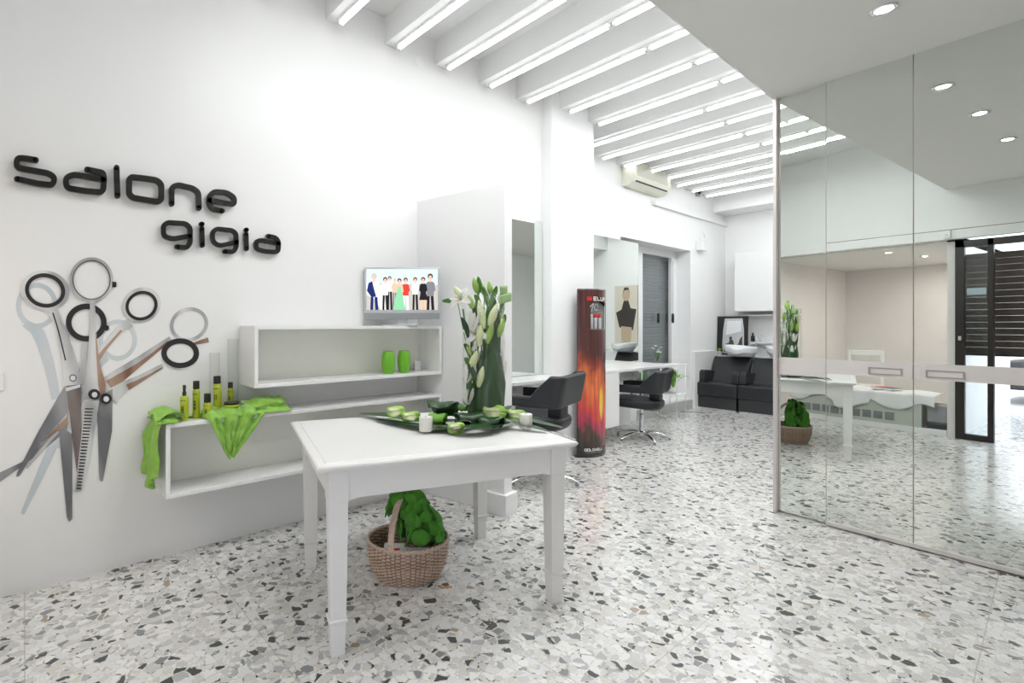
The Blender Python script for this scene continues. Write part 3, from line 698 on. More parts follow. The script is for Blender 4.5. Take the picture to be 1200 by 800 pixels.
# lily stems
stems=[ # base x,y ; list of (kind,u0,v0,u1,v1,dy)
 ('white open lily with pale bud leaning out to the left of the vase',-.06,-.03,[('flower',541,352,-.05),('budw',540,352,532,336,-.05),('leafm',536,354,518,353,-.04),('bud',553,362,548,346,-.06)]),
 ('lily stem with the tallest bright green bud',-.03,.02,[('bud',559,343,555,325,0),('leafm',561,345,560,324,.0),('budw',566,385,560,352,-.06),('leafm',556,372,560,345,.0)]),
 ('lily stem with an upright bud right of the tallest one',.0,.03,[('bud',568,345,563,330,.02),('leafm',571,358,565,336,.0),('budw',572,382,581,356,-.07),('leafm',570,370,577,345,0)]),
 ('lily stem with a slim bud rising near the middle right',.03,.0,[('bud',577,347,573,329,.02),('leafm',574,356,582,335,.0),('leafm',586,372,588,352,0),('bud',583,395,588,374,-.05)]),
 ('lily stem of white flowers pressed against the left glass',-.07,-.02,[('bloom',552,388,556,366,-.06),('budw',560,405,562,380,-.07),('leafm',551,400,545,388,-.05),('bud',552,418,545,400,-.06)]),
 ('lily stem low at the left with a cream bud',-.08,-.03,[('bloom',549,418,553,396,-.05),('budw',551,430,558,410,-.07),('leafm',549,432,544,418,-.05)]),
 ('lily stem crowded with dark leaves at the left glass',-.05,.0,[('leafd',548,395,540,372,-.07),('leafd',552,420,543,402,-.07),('flower',558,392,-.03),('leafd',556,445,548,425,-.08),('budw',560,452,565,428,-.06),('leafd',548,470,553,448,-.05)]),
 ('leafy lily stem behind the tallest buds',.02,.04,[('leafm',562,362,556,345,.0),('leafd',574,372,580,350,.0),('leafm',566,392,572,366,-.04),('bud',570,402,576,376,-.07),('leafd',560,376,553,360,-.02)]),
 ('white lily low inside the vase beside the dark leaf',-.085,.01,[('bloom',546,448,550,426,-.045),('bloom',547,474,549,452,-.045),('leafm',547,455,552,430,-.03)]),
 ('lily stem at the right edge inside the vase',.08,-.01,[('bloom',586,418,584,398,-.02),('bud',586,392,590,370,0),('leafm',585,385,592,368,0),('bloom',588,444,587,424,.0)]),
 ('lily with white blooms at the back of the vase',.02,.07,[('flower',560,372,.07),('flower',578,392,.08),('flower',556,400,.08),('bud',575,372,580,350,.06),('flower',566,425,.085)]),
]
for lab,bx,by,items in stems:
    S=thing('lily_stem',lab,'flower',vw((bx,by,.03)),TH,'lilies in the tall vase')
    base=Vector((bx,by,.03)); bs=B(); tops=[]
    for it in items:
        p=vl(it[1],it[2],it[-1]); tops.append(p)
        mid=Vector((bx*.9+p.x*.1,by,.25*p.z+.1)); 
        pp=[base,base.lerp(mid,.6),mid.lerp(p,.4)+Vector((0,0,.02)),p]
        bs.tube([q-base for q in pp],.0028,6)
    bs.ob('stem','leafm',S,smooth=True)
    for it in items:
        kind=it[0]; p=vl(it[1],it[2],it[-1])-base
        if kind=='flower':
            f=B(); random.seed(int(it[1]*7+it[2]))
            out=Vector(((it[1]-566)/60.,-.8,.25)).normalized()
            s1=out.cross(Vector((0,0,1))).normalized(); s2=s1.cross(out)
            for k in range(6):
                a=k*math.pi/3+random.random()*.4; dr=s1*math.cos(a)+s2*math.sin(a); L=.066+.016*random.random()
                leaf(f,[p,p+out*.022+dr*.012,p+out*.034+dr*.035,p+out*.028+dr*L],(.046 if k%2 else .034),up=out,fold=.25,n=4,th=.0006)
            f.ob('petals','petal',S,smooth=True)
            a_=B()
            for k in range(5):
                q=k*1.25; e=p+out*.045+(s1*math.cos(q)+s2*math.sin(q))*.012; a_.tube([p+out*.01,e],.0008,4); budm(a_,e-s1*.004,e+s1*.004,.0016)
            a_.ob('stamens','spathe',S,smooth=True)
        elif kind in('leafm','leafd'):
            q=vl(it[3],it[4],it[-1])-base; f=B(); m_=(p+q)/2+Vector((.006,0,.004)); leaf(f,[p,m_,q],.030,up=(0,-1,0),fold=.18,n=4); f.ob('leaf',kind,S,smooth=True)
        elif kind=='bloom':
            q=vl(it[3],it[4],it[-1])-base; f=B(); ax=(q-p).normalized(); s1=ax.cross(Vector((0,1,0))).normalized(); s2=s1.cross(ax)
            for k in range(5):
                a=k*1.2566+.3; dr=s1*math.cos(a)+s2*math.sin(a); leaf(f,[p,p.lerp(q,.4)+dr*.016,p.lerp(q,.8)+dr*.026,q+dr*.036],.026,up=dr,fold=.3,n=4,th=.0006)
            f.ob('petals','petal',S,smooth=True)
        else:
            q=vl(it[3],it[4],it[-1])-base; f=B(); budm(f,p,q,.019 if kind=='bud' else .023); f.ob('bud','bud' if kind=='bud' else 'budw',S,smooth=True)
# rolled pale leaf loop at the top right
t3=thing('rolled_leaf','pale green leaf strip rolled into a loop at the top right of the vase','leaf',vw((.1,0,.45)),TH)
c0=vl(591,349,-.02)-Vector((.1,0,.45)); bb=B()
bb.grid(lambda u,v:(c0.x+.038*math.cos(u*5.6)*(1+.1*u),c0.y+.03*math.sin(u*5.6),c0.z-.03+.05*v+.012*math.cos(u*5.6)),30,4,0,.0012)
bb.grid(lambda u,v:(c0.x-.028+.045*u,c0.y+.012+.01*math.sin(u*3),c0.z+.01+.06*v),8,4,0,.0012)
bb.tube([(c0.x+.0,c0.y,c0.z-.03),(c0.x-.02,c0.y+.02,c0.z-.12),(-.02,0,-.2)],.003,6)
bb.ob('strip','palegreen',t3,smooth=True)
# ------------------------------------------------------------------ greenery lying on the table
def tw(u,v,z=TZ+.002): return onz(u,v,z)
def ground_leaf(name,lab,pts,wid,mat,fold=.12,lift=None,grp=None,n=8):
    P=[tw(u,v)+Vector((0,0,z)) for u,v,z in pts]; o0=Vector((P[0].x,P[0].y,TZ))
    t=thing(name,lab,'leaf',o0,0,grp); bb=B(); leaf(bb,[p-o0 for p in P],wid,fold=fold,n=n); bb.ob('blade',mat,t,smooth=True); return t
gl='dark leaves lying on the table'
ground_leaf('long_leaf','longest dark leaf pointing left across the table top',[(421,487,.010),(455,492,.018),(500,499,.020),(540,499,.03)],.11,'leafd',grp=gl)
ground_leaf('long_leaf','dark leaf under the small white candle, pointing left',[(440,493,.006),(490,503,.014),(530,506,.018),(560,500,.03)],.09,'leafd',grp=gl)
ground_leaf('long_leaf','dark broad leaf at the front edge of the heap with a bent tip',[(508,498,.006),(535,508,.020),(570,508,.03),(600,498,.02)],.12,'leafd',grp=gl)
ground_leaf('long_leaf','narrow grey green leaf whose tip points right near the table corner',[(565,500,.05),(592,502,.04),(618,504,.020),(642,507,.006)],.075,'leafd',grp=gl)
ground_leaf('long_leaf','dark leaf reaching furthest right on the table top',[(580,494,.04),(610,497,.03),(635,500,.016),(660,503,.006)],.07,'leafd',grp=gl)
def loop(lab,uc,vc,rad,wd,ang,mat='leafd',z0=0,a1=5.2,name='folded_leaf'):
    c_=tw(uc,vc); t=thing(name,lab,'leaf',(c_.x,c_.y,TZ),ang,'folded dark leaves around the vase foot'); bb=B()
    def fn(u,v):
        a=-1.2+a1*u; w_=wd*(.6+.4*math.sin(math.pi*u)); return ((rad*math.cos(a))*1.35, (v-.5)*w_+.02*u, z0+rad*1.0+.004+rad*math.sin(a)*.95+.004*math.sin(v*9))
    bb.grid(fn,30,7,0,.0015); bb.ob('blade',mat,t,smooth=True); return t
loop('dark leaf curled upright at the left foot of the vase',520,492,.050,.19,TH+1.35,z0=.01,a1=4.0)
loop('dark leaf looped in the middle of the heap',552,500,.040,.16,TH+1.9,z0=.0)
loop('dark leaf looped low at the front of the heap',578,503,.032,.13,TH+1.2,z0=.002,a1=5.0)
loop('dark leaf curled at the right foot of the vase',592,494,.045,.15,TH+1.8,z0=.0,a1=4.4)
loop('dark leaf curled over behind the vase foot',560,492,.060,.15,TH+1.5,z0=.0,a1=4.2)
loop('small dark leaf loop between vase and long leaf',543,503,.026,.13,TH+.2,z0=.002,a1=4.6)
loop('rolled bright green leaf beside the left white candle',515,499,.033,.095,TH+1.35,'lime',z0=.002,a1=6.1,name='rolled_leaf')
loop('small mid green leaf roll standing on the heap before the vase',545,497,.020,.05,TH+1.3,'leafm',z0=.07,a1=6.1,name='rolled_leaf')
def spathe(lab,u,v,z,L,W_,yaw,pitch):
    c_=tw(u,v)+Vector((0,0,z)); t=thing('anthurium_flower',lab,'flower',(c_.x,c_.y,c_.z),yaw,'green and cream anthuriums on the table'); t.rotation_euler=(pitch,0,yaw)
    bb=B()
    def fn(a,b_):
        an=a*2*math.pi; rr=b_*(1+.12*math.cos(an)-.10*abs(math.sin(an/2))**3); return (L*.5*rr*math.cos(an), W_*.5*rr*math.sin(an), W_*.10*b_*b_*math.cos(2*an)-L*.10*(rr*math.cos(an))**2*(1 if math.cos(an)>0 else .2)+.012*math.sin(3*an)*b_*b_)
    bb.grid(fn,28,7,0,.0012); so_=bb.ob('spathe',['spathe','budw'],t,smooth=True)
    for p_ in so_.data.polygons:
        if math.hypot(p_.center.x/(L*.5),p_.center.y/(W_*.5))<.62: p_.material_index=1
    bb=B(); bb.tube([(-L*.25,0,.004),(-L*.05,0,.018),(L*.18,0,.026)],[.003,.0035,.002],8); bb.ob('spadix','budw',t,smooth=True)
    bb=B(); bb.tube([(-L*.25,0,0),(-L*.5,.004,-.012),(-L*.9,.01,-z*.6)],.002,6); bb.ob('stem','leafm',t,smooth=True)
spathe('green and cream anthurium furthest left, standing up off the long leaf',462,492,.050,.13,.085,TH+.5,R_(58))
spathe('second green and cream anthurium, left of the white candle',480,497,.045,.14,.07,TH+.6,R_(58))
spathe('green and cream anthurium lying low at the front of the heap',533,508,.030,.11,.07,TH+.4,R_(58))
spathe('green and cream anthurium arching just before the vase',577,498,.075,.14,.10,TH-.4,R_(60))
spathe('green and cream anthurium at the right beside the white candle',603,497,.055,.13,.075,TH-.6,R_(62))
def candle(u,v,lab):
    c_=tw(u,v); t=thing('white_candle',lab,'candle',(c_.x,c_.y,TZ+.012),0,'short white candles on the table')
    B().lathe([(0,0),(.032,0),(.034,.003),(.035,.070),(.033,.074),(.022,.073),(0,.068)],28).ob('wax','wax',t,smooth=True); B().tube([(0,0,.066),(.001,0,.080)],.0012,6).ob('wick','black',t)
candle(499,507,'short white candle in the middle of the greenery, beside the bright green roll')
candle(616,503,'short white candle at the right end of the greenery')
# ------------------------------------------------------------------ wicker basket
bp=onz(478,671,0); t=thing('wicker_basket','round woven wicker basket on the floor under the white table','basket',(bp.x,bp.y,0),TH)
def rad(z): q=z/.2; return .168+.046*math.sin(min(1,q*1.25)*math.pi/2)-.004*q**4
def weave(u,v,side):
    a=u*2*math.pi; z=.004+v*.19; k=round(v*22); ph=(k%2)*math.pi
    r=rad(z)+.0055*math.sin(26*a+ph)*side+.0038*math.cos(v*22*2*math.pi)
    return (r*1.03*math.cos(a),r*.93*math.sin(a),z)
b=B(); b.grid(lambda u,v:weave(u,v,1),240,90); b.grid(lambda u,v:tuple(c_*(.972 if i<2 else 1) for i,c_ in enumerate(weave(u,v,1))),240,60); wb=b.ob('woven_body',['wick','wick2'],t,smooth=True)
for p_ in wb.data.polygons:
    c_=p_.center; a=math.atan2(c_.y/.93,c_.x/1.03); k=round((c_.z-.004)/.19*22)
    if math.sin(26*a+(k%2)*math.pi)>.25: p_.material_index=1
B().lathe([(0,.001),(.155,.001),(.155,.006),(0,.006)],40,sx=1.03,sy=.93).ob('base','wick',t)
b=B()
for o_ in (0,math.pi):
    P=[]
    for k in range(161):
        a=k/160*2*math.pi; P.append(((.212+.005*math.cos(26*a+o_))*1.03*math.cos(a),(.212+.005*math.cos(26*a+o_))*.93*math.sin(a),.197+.006*math.sin(26*a+o_)))
    b.tube(P,.0062,7)
b.ob('rim','wick2',t,smooth=True)
b=B()
for k in range(22):
    pass
HA=R_(-112)  # handle axis direction in basket frame
hx,hy=math.cos(HA),math.sin(HA)
for off in (-.010,.0,.010):
    P=[]
    for k in range(33):
        a=math.pi*k/32; rr=.205*math.cos(a); P.append((rr*hx+off*-hy+.0,rr*hy*.93+off*hx,.17+.285*math.sin(a)**.8))
    b.tube(P,.0075,7)
for k in range(60):
    a=math.pi*(k+.5)/60; rr=.205*math.cos(a); c0=Vector((rr*hx,rr*hy*.93,.17+.285*math.sin(a)**.8))
    if k%2==0: b.box(c0.x-.017,c0.x+.017,c0.y-.0095,c0.y+.0095,c0.z-.0035,c0.z+.0035,.002)
b.ob('handle','wick2',t,smooth=True)
# deep green scarf hung over the handle
bt=Matrix.Translation((bp.x,bp.y,0))@Matrix.Rotation(TH,4,'Z')
def bl(u,v,dy=0):
    d0=cT*0; D=-sT*bp.x+cT*bp.y+dy; return Vector(((u-478)/FP*D,dy,H-(v-CY)/FP*D))
bb=B()
def drape(pathL,w0,w1,seed,amp=.03):
    P=[Vector(p) for p in pathL]; K=len(P)
    def fn(u,v):
        f=u*(K-1); i=min(int(f),K-2); p=P[i].lerp(P[i+1],f-i); w_=w0+(w1-w0)*u
        k=(v-.5)*2; 
        fold=amp*math.sin(k*7+seed+u*3)*(.5+.5*u)+amp*.5*nz(u*6,v*8,1,seed)
        return (p.x+w_*k+.02*nz(u*5,v*3,1,seed+9), p.y+fold-.02*k*k, p.z+.02*nz(v*6,u*3,1,seed+4)*u+.012*math.sin(k*9+seed))
    bb.grid(fn,50,40,0,.003)
hz=.43
top=Vector((-.0,-.02,.445))
drape([bl(478,574,-.02)+Vector((0,0,.03)),bl(488,582,-.07),bl(497,600,-.10),bl(500,622,-.08),bl(497,637,-.05)],.045,.10,1.2)
drape([bl(476,574,.0)+Vector((0,0,.03)),bl(484,585,.03),bl(496,600,.06),bl(502,625,.05)],.05,.10,4.0)
drape([bl(480,574,-.02)+Vector((0,0,.03)),bl(466,584,-.06),bl(462,598,-.07),bl(460,604,-.06)],.045,.030,2.5,.02)
drape([bl(472,600,.02),bl(471,612,.03),bl(478,630,.0)],.02,.05,6,.02)
for k in range(46):   # crumpled frills
    random.seed(k); q=random.random(); c0=bl(478+30*q+random.uniform(-16,12),582+50*q,random.uniform(-.12,.04)); r=.016+.018*random.random()
    bb.grid(lambda u,v:(c0.x+(r*1.5+.004*math.sin(v*20))*math.cos(u*6.28)*math.sin(v*3.14),c0.y+r*math.sin(u*6.28+k)*math.sin(v*3.14)*(1+.3*math.sin(u*15)),c0.z+r*1.3*math.cos(v*3.14)+.004*math.sin(u*19)),14,9)
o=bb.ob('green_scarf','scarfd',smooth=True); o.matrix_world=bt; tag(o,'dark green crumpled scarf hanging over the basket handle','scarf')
t=thing('printed_packet','small flat packet with a pink square lying in the basket','packet',(bp.x,bp.y,.0),TH)
B().box(-.13,-.0,-.07,.05,.135,.150,.002,mat=Matrix.Rotation(R_(12),4,'X')).ob('box','paper',t); B().box(-.085,-.04,-.045,-.0,.1505,.152,mat=Matrix.Rotation(R_(12),4,'X')).ob('pink_square','pink',t)
B().box(-.10,.04,-.12,-.04,.10,.125,.002,mat=Matrix.Rotation(R_(6),4,'X')).ob('lower_leaflet','teal',t)
B().box(-.12,.12,-.1,.1,.006,.10,.01).ob('stacked_leaflets','paper',t)
p=onz(523,688,0); o=B().box(-.03,.03,-.006,.006,0,.004,.001).ob('paper_scrap','orange'); o.location=p; o.rotation_euler=(0,0,TH+.05); tag(o,'tiny orange scrap on the floor beside the basket','scrap')
# ------------------------------------------------------------------ styling stations
def station(lab,x0,x1,y0,y1,z,yb=None):
    t=thing('styling_desk',lab,'desk',(x0,y0,0),0,'white styling desks'); L=y1-y0; D=x1-x0
    B().box(0,D,0,L,z-.03,z,.003).ob('desktop','lac',t)
    B().box(0,.05,.0,L,.0,z-.031,.002).ob('back_panel','lac',t)
    d=B().box(.06,D-.17,L*.30,L*.62,z-.16,z-.034,.002).ob('drawer','lac',t)
    B().box(D-.17,D-.164,L*.38,L*.54,z-.115,z-.108).box(D-.17,D-.164,L*.38,L*.54,z-.085,z-.078).box(D-.17,D-.164,L*.38,L*.386,z-.115,z-.078).box(D-.17,D-.164,L*.535,L*.54,z-.115,z-.078).ob('handle','frost',d)
    return t
station('white styling desk behind the partition, before the first armchair',W1+.004,-2.96,2.76,4.07,.862)
t=station('white styling desk under the mirror near the window, before the far armchair',W2+.004,-3.10,4.84,6.50,.862)
B().box(.50,.70,.0,.30,.24,.83,.002).ob('side_cabinet','lac',t)
def wmirror(lab,x,y0,y1,z0,z1,flip=1,mat='mirror2'):
    t=thing('wall_mirror',lab,'mirror',(x,y0,z0),0); a=.018*flip
    B().box(min(0,a),max(0,a),0,y1-y0,0,z1-z0).ob('glass',mat,t); e=B()
    e.box(min(0,a)*.98,max(0,a)*.98,-.004,0,0,z1-z0).box(min(0,a)*.98,max(0,a)*.98,y1-y0,y1-y0+.004,0,z1-z0); e.ob('edge','alu',t)
wmirror('tall frameless mirror right behind the partition edge',W1+.002,2.9,4.065,.866,2.41)
wmirror('tall frameless mirror left of the window, above the far desk',W2+.03,5.2,6.72,.866,2.52)
wmirror('dark edged mirror on the opposite right hand wall, seen only in reflection',XR-.002,5.4,6.6,.2,2.1,-1)
# reflected portrait poster
def poster(lab,x,y0,y1,z0,z1):
    t=thing('photo_poster',lab,'poster',(x,y0,z0)); L=y1-y0; h_=z1-z0
    B().box(-.012,0,0,L,0,h_).ob('board','black',t); cs=[pm('poster_tan',(.55,.42,.30),.6),pm('poster_dark',(.05,.04,.035),.6),pm('poster_sand',(.72,.66,.55),.6)]
    bb=B(); f=lambda a,b_,d:(-.0125-d,a*L,b_*h_)
    bb.prism([(0,0),(1,0),(1,1),(0,1)],f,0,.001,2); bb.prism([(.2,.3),(.8,.25),(.95,.6),(.7,.62),(.6,.75),(.4,.75),(.3,.6),(.05,.55)],f,0,.0015,1)
    bb.prism([(.5+.17*math.cos(k*.5236),.84+.10*math.sin(k*.5236)) for k in range(12)],f,0,.002,0); bb.prism([(.34,.86),(.42,.97),(.6,.97),(.68,.86),(.6,.93),(.42,.92)],f,0,.0025,1); bb.prism([(.3,.0),(.7,.0),(.75,.3),(.28,.32)],f,0,.002,0)
    bb.ob('portrait_print',cs,t)
# ------------------------------------------------------------------ styling armchairs
def make_chair(lab,loc,rz):
    t=thing('salon_armchair',lab,'chair',loc,rz,'charcoal salon armchairs')
    # seat: rounded cushion, front towards -x
    bb=B(); K=44
    def outline(k,s_):
        a=2*math.pi*k/K; c_,q=math.cos(a),math.sin(a); e=.55
        x=.285*math.copysign(abs(c_)**e,c_)-.02; y=.25*math.copysign(abs(q)**e,q)
        return ((x-.02)*s_-(.03 if c_<0 else 0)*(1-abs(q)), y*s_*(1-.06*(x/.255)))
    t_=bmesh.new(); rings=[]
    for z,s_ in ((.385,.80),(.390,.90),(.412,.97),(.445,1.0),(.470,.985),(.482,.94),(.488,.85),(.485,.5),(.482,.1)):
        rings.append([t_.verts.new((*outline(k,s_),z+ (.012*( -outline(k,s_)[0])/.25))) for k in range(K)])
    for r0,r1 in zip(rings,rings[1:]):
        for i in range(K): t_.faces.new((r0[i],r0[(i+1)%K],r1[(i+1)%K],r1[i]))
    t_.faces.new(rings[0][::-1]); t_.faces.new(rings[-1]); bmesh.ops.recalc_face_normals(t_,faces=t_.faces); bb.merge(t_)
    bb.ob('seat','leather',t,smooth=True)
    # wrap-round arms and back
    pth=[]
    R0=.055; hx_,hy_=.245,.29
    for x in (-.28,-.2,-.1,0,.04,.08,.12,.16,hx_-R0): pth.append((x,-hy_))
    for k in range(1,7): a=R_(-90+15*k); pth.append((hx_-R0+R0*math.cos(a),-hy_+R0+R0*math.sin(a)))
    for y in (-.18,-.12,-.06,0,.06,.12,.18): pth.append((hx_,y))
    for k in range(0,7): a=R_(15*k); pth.append((hx_-R0+R0*math.cos(a),hy_-R0+R0*math.sin(a)))
    for x in (.16,.12,.08,.04,0,-.1,-.2,-.28): pth.append((x,hy_))
    t_=bmesh.new(); rings=[]; n=len(pth)
    for i,(x,y) in enumerate(pth):
        a=Vector(pth[max(0,i-1)]); b_=Vector(pth[min(n-1,i+1)]); d=(b_-a).normalized(); nrm=Vector((d.y,-d.x))  # outward
        hgt=max(0,min(1,(x-.04)/.12)); zt_=.668+.172*hgt; zb_=.580; lean=.05*hgt; w_=.030
        ring=[]
        for (o_,z_) in ((-w_,zb_+.012),(-w_+.012,zb_),(w_-.012,zb_),(w_,zb_+.012),(w_,zt_-.015),(w_-.014,zt_),(-w_+.014,zt_),(-w_,zt_-.015)):
            ln=lean*(z_-zb_)/.26
            ring.append(t_.verts.new((x+nrm.x*o_+ln,y+nrm.y*o_,z_)))
        rings.append(ring)
    for r0,r1 in zip(rings,rings[1:]):
        for i in range(8): t_.faces.new((r0[i],r0[(i+1)%8],r1[(i+1)%8],r1[i]))
    t_.faces.new(rings[0][::-1]); t_.faces.new(rings[-1]); bmesh.ops.recalc_face_normals(t_,faces=t_.faces)
    B().merge(t_).ob('arm_and_back','leather',t,auto=True,bev=.004)
    B().box(.10,.22,-.09,.09,.46,.60,.015).ob('back_support','leather',t,auto=True)
    B().box(-.11,.11,-.11,.11,.375,.398,.006).ob('seat_plate','black',t)
    B().lathe([(0,.06),(.030,.06),(.030,.29),(.026,.30),(.017,.305),(.017,.380),(0,.380)],28).ob('column','chrome',t,smooth=False,auto=True)
    bb=B(); bb.lathe([(0,.055),(.05,.055),(.05,.085),(.033,.10),(0,.10)],24)
    for k in range(5):
        a=2*math.pi*k/5+.35; c_,s_=math.cos(a),math.sin(a)
        bb.tube([(.03*c_,.03*s_,.078),(.12*c_,.12*s_,.085),(.22*c_,.22*s_,.068),(.30*c_,.30*s_,.036),(.318*c_,.318*s_,.026)],[.026,.026,.024,.020,.014],10,flat=.6)
    bb.ob('star_base','chrome',t,auto=True)
    for k in range(5):
        a=2*math.pi*k/5+.35; c_,s_=math.cos(a),math.sin(a)
        B().lathe([(0,0),(.014,0),(.016,.010),(.012,.022),(0,.024)],14,(.308*c_,.308*s_,0)).ob('glide','mgrey',t,smooth=True)
    b=B(); b.tube([(.02,.0,.345),(.12,.06,.33),(.21,.12,.285),(.26,.15,.265)],[.006,.006,.006,.009],8); b.ob('pump_lever','chrome',t,smooth=True)
    return t
ch=make_chair('charcoal salon armchair partly hidden behind the white table and partition',onz(633,566,0),R_(17))
p=onz(752,514,0); dup(ch,(p.x,p.y,0),R_(17),'charcoal salon armchair further back, beyond the red banner stand')
for c_ in [q for q in COL.objects if q.parent==ch]:
    if c_.name.split('.')[0] in ('seat','arm_and_back','back_support','seat_plate','pump_lever'): c_.location.z=.115
    if c_.name.startswith('column'): c_.scale.z=1.29; c_.location.z=-.017
# ------------------------------------------------------------------ curved banner display
pa,pb=onz(677,536,0),onz(709,531,0); mid=(pa+pb)/2; ang=math.atan2(pb.y-pa.y,pb.x-pa.x); bw=(pb-pa).length*1.02
t=thing('display_stand','tall curved dark red product banner stand with a flame picture','display stand',(mid.x,mid.y,0),ang)
bh=1.735; 
def bpnt(u,z,off=0): # u 0..1 left..right, convex towards -y (viewer)
    a=(u-.5)*R_(84); rr=bw/2/math.sin(R_(42)); return (rr*math.sin(a)*(1-off/rr*-1*0)+math.sin(a)*off, -(rr*math.cos(a)-rr*math.cos(R_(42)))-math.cos(a)*off, z)
u0,u1,zc0,zc1=.30,.93,1.315,1.56   # product window
# print material: generated flame picture in the sheet's own uv
me_uv='print'
def banner_mat():
    m,nt,b=newmat('flame_print'); uv=N(nt,'ShaderNodeUVMap'); uv.uv_map='UVMap'; sp=N(nt,'ShaderNodeSeparateXYZ'); lk(nt,uv.outputs[0],sp.inputs[0])
    def mth(op,a,b_=None,c_=None):
        n=N(nt,'ShaderNodeMath',operation=op)
        for i,x in enumerate((a,b_,c_)):
            if x is None: continue
            if isinstance(x,(int,float)): n.inputs[i].default_value=x
            else: lk(nt,x,n.inputs[i])
        return n.outputs[0]
    X,Y=sp.outputs[0],sp.outputs[1]
    nzt=N(nt,'ShaderNodeTexNoise'); mp=N(nt,'ShaderNodeMapping'); mp.inputs['Scale'].default_value=(3.2,5.5,1); lk(nt,uv.outputs[0],mp.inputs[0]); lk(nt,mp.outputs[0],nzt.inputs['Vector']); nzt.inputs['Scale'].default_value=1.3; nzt.inputs['Detail'].default_value=3
    nf=nzt.outputs['Fac']
    cr=N(nt,'ShaderNodeValToRGB'); e=cr.color_ramp.elements
    pts=[(0,(.03,.022,.022)),(.08,(.04,.03,.028)),(.17,(.10,.05,.035)),(.22,(.50,.05,.10)),(.30,(.70,.07,.06)),(.42,(.80,.18,.06)),(.50,(.70,.16,.05)),(.58,(.28,.05,.03)),(.66,(.09,.028,.024)),(1,(.085,.026,.026))]
    e[0].position=0;e[0].color=(*pts[0][1],1);e[1].position=1;e[1].color=(*pts[-1][1],1)
    for p_,c_ in pts[1:-1]: q=e.new(p_); q.color=(*c_,1)
    sk=mth('MULTIPLY_ADD',X,.10,Y); yy=mth('MULTIPLY_ADD',mth('SUBTRACT',nf,.5),.30,sk); lk(nt,yy,cr.inputs[0])
    # yellow flame ellipse
    dx=mth('DIVIDE',mth('SUBTRACT',X,.66),.075); dy=mth('DIVIDE',mth('SUBTRACT',Y,.315),.10); d=mth('ADD',mth('MULTIPLY',dx,dx),mth('MULTIPLY',dy,dy))
    fl_=N(nt,'ShaderNodeMapRange'); fl_.interpolation_type='SMOOTHSTEP'; lk(nt,d,fl_.inputs[0]); fl_.inputs[1].default_value=1.5; fl_.inputs[2].default_value=.2
    mx=N(nt,'ShaderNodeMix',data_type='RGBA'); lk(nt,fl_.outputs[0],mx.inputs[0]); lk(nt,cr.outputs[0],mx.inputs[6]); mx.inputs[7].default_value=(1,.72,.06,1)
    # vertical streaks
    n3=N(nt,'ShaderNodeTexNoise'); mp3=N(nt,'ShaderNodeMapping'); mp3.inputs['Scale'].default_value=(14,1.6,1); lk(nt,uv.outputs[0],mp3.inputs[0]); lk(nt,mp3.outputs[0],n3.inputs['Vector']); n3.inputs['Scale'].default_value=1
    st=N(nt,'ShaderNodeMapRange'); lk(nt,n3.outputs['Fac'],st.inputs[0]); st.inputs[1].default_value=.35; st.inputs[2].default_value=.65; st.inputs[3].default_value=.7; st.inputs[4].default_value=1.25
    ml=N(nt,'ShaderNodeVectorMath',operation='SCALE'); lk(nt,mx.outputs[2],ml.inputs[0]); lk(nt,st.outputs[0],ml.inputs['Scale'])
    lk(nt,ml.outputs[0],b.inputs['Base Color']); b.inputs['Roughness'].default_value=.25; b.inputs['Coat Weight'].default_value=.3; return m
M['banner']=banner_mat()
NU,NV=32,100; bm_=bmesh.new(); vs={}; 
def inhole(u,z):
    if not(u0<u<u1 and zc0<z<zc1+.06): return False
    return z<zc1-.0+.05*math.sin(math.pi*(u-u0)/(u1-u0))
for i in range(NU+1):
    for j in range(NV+1): vs[i,j]=bm_.verts.new(bpnt(i/NU,.012+(bh-.012)*j/NV))
uvl=bm_.loops.layers.uv.new('UVMap')
for i in range(NU):
    for j in range(NV):
        if inhole((i+.5)/NU,.012+(bh-.012)*(j+.5)/NV): continue
        f=bm_.faces.new((vs[i,j],vs[i+1,j],vs[i+1,j+1],vs[i,j+1]))
        for l,(a,c_) in zip(f.loops,((i,j),(i+1,j),(i+1,j+1),(i,j+1))): l[uvl].uv=(a/NU,c_/NV)
loose=[v for v in bm_.verts if not v.link_faces]; bmesh.ops.delete(bm_,geom=loose,context='VERTS')
me=bpy.data.meshes.new('printed_sheet'); bm_.to_mesh(me); bm_.free(); me.materials.append(M['banner'])
for p in me.polygons: p.use_smooth=True
o=bpy.data.objects.new('printed_sheet',me); COL.objects.link(o); o.parent=t
sm=o.modifiers.new('s','SOLIDIFY'); sm.thickness=.004; sm.offset=1
hw_=bw/2
B().box(-hw_+.012,hw_-.012,.0,.02,.02,bh-.01).ob('back_board','black',t)
B().prism([bpnt(k/12,0)[:2] for k in range(13)]+[(hw_,.05),(-hw_,.05)],I3,0,.012).ob('base','black',t)
B().prism([bpnt(k/12,0,-.004)[:2] for k in range(13)],I3,bh-.010,bh).ob('top_cap','dgrey',t)
B().prism([bpnt(u0+(u1-u0)*k/10,0,-.003)[:2] for k in range(11)]+[(bpnt(u1,0)[0],.0),(bpnt(u0,0)[0],.0)],I3,zc0-.012,zc0).ob('product_ledge','black',t)
B().prism([(bpnt(u0+(u1-u0)*k/10,0)[0],zc0+.0) for k in (0,10)]+[(bpnt(u0+(u1-u0)*k/10,0)[0]*(1 if k else 1),zc1+.05*math.sin(math.pi*k/10)) for k in (10,8,6,4,2,0)],lambda a,c_,d:(a,-.004-d,c_),0,.003).ob('window_lining',pm('window_lining_grey',(.22,.22,.22),.4),t)
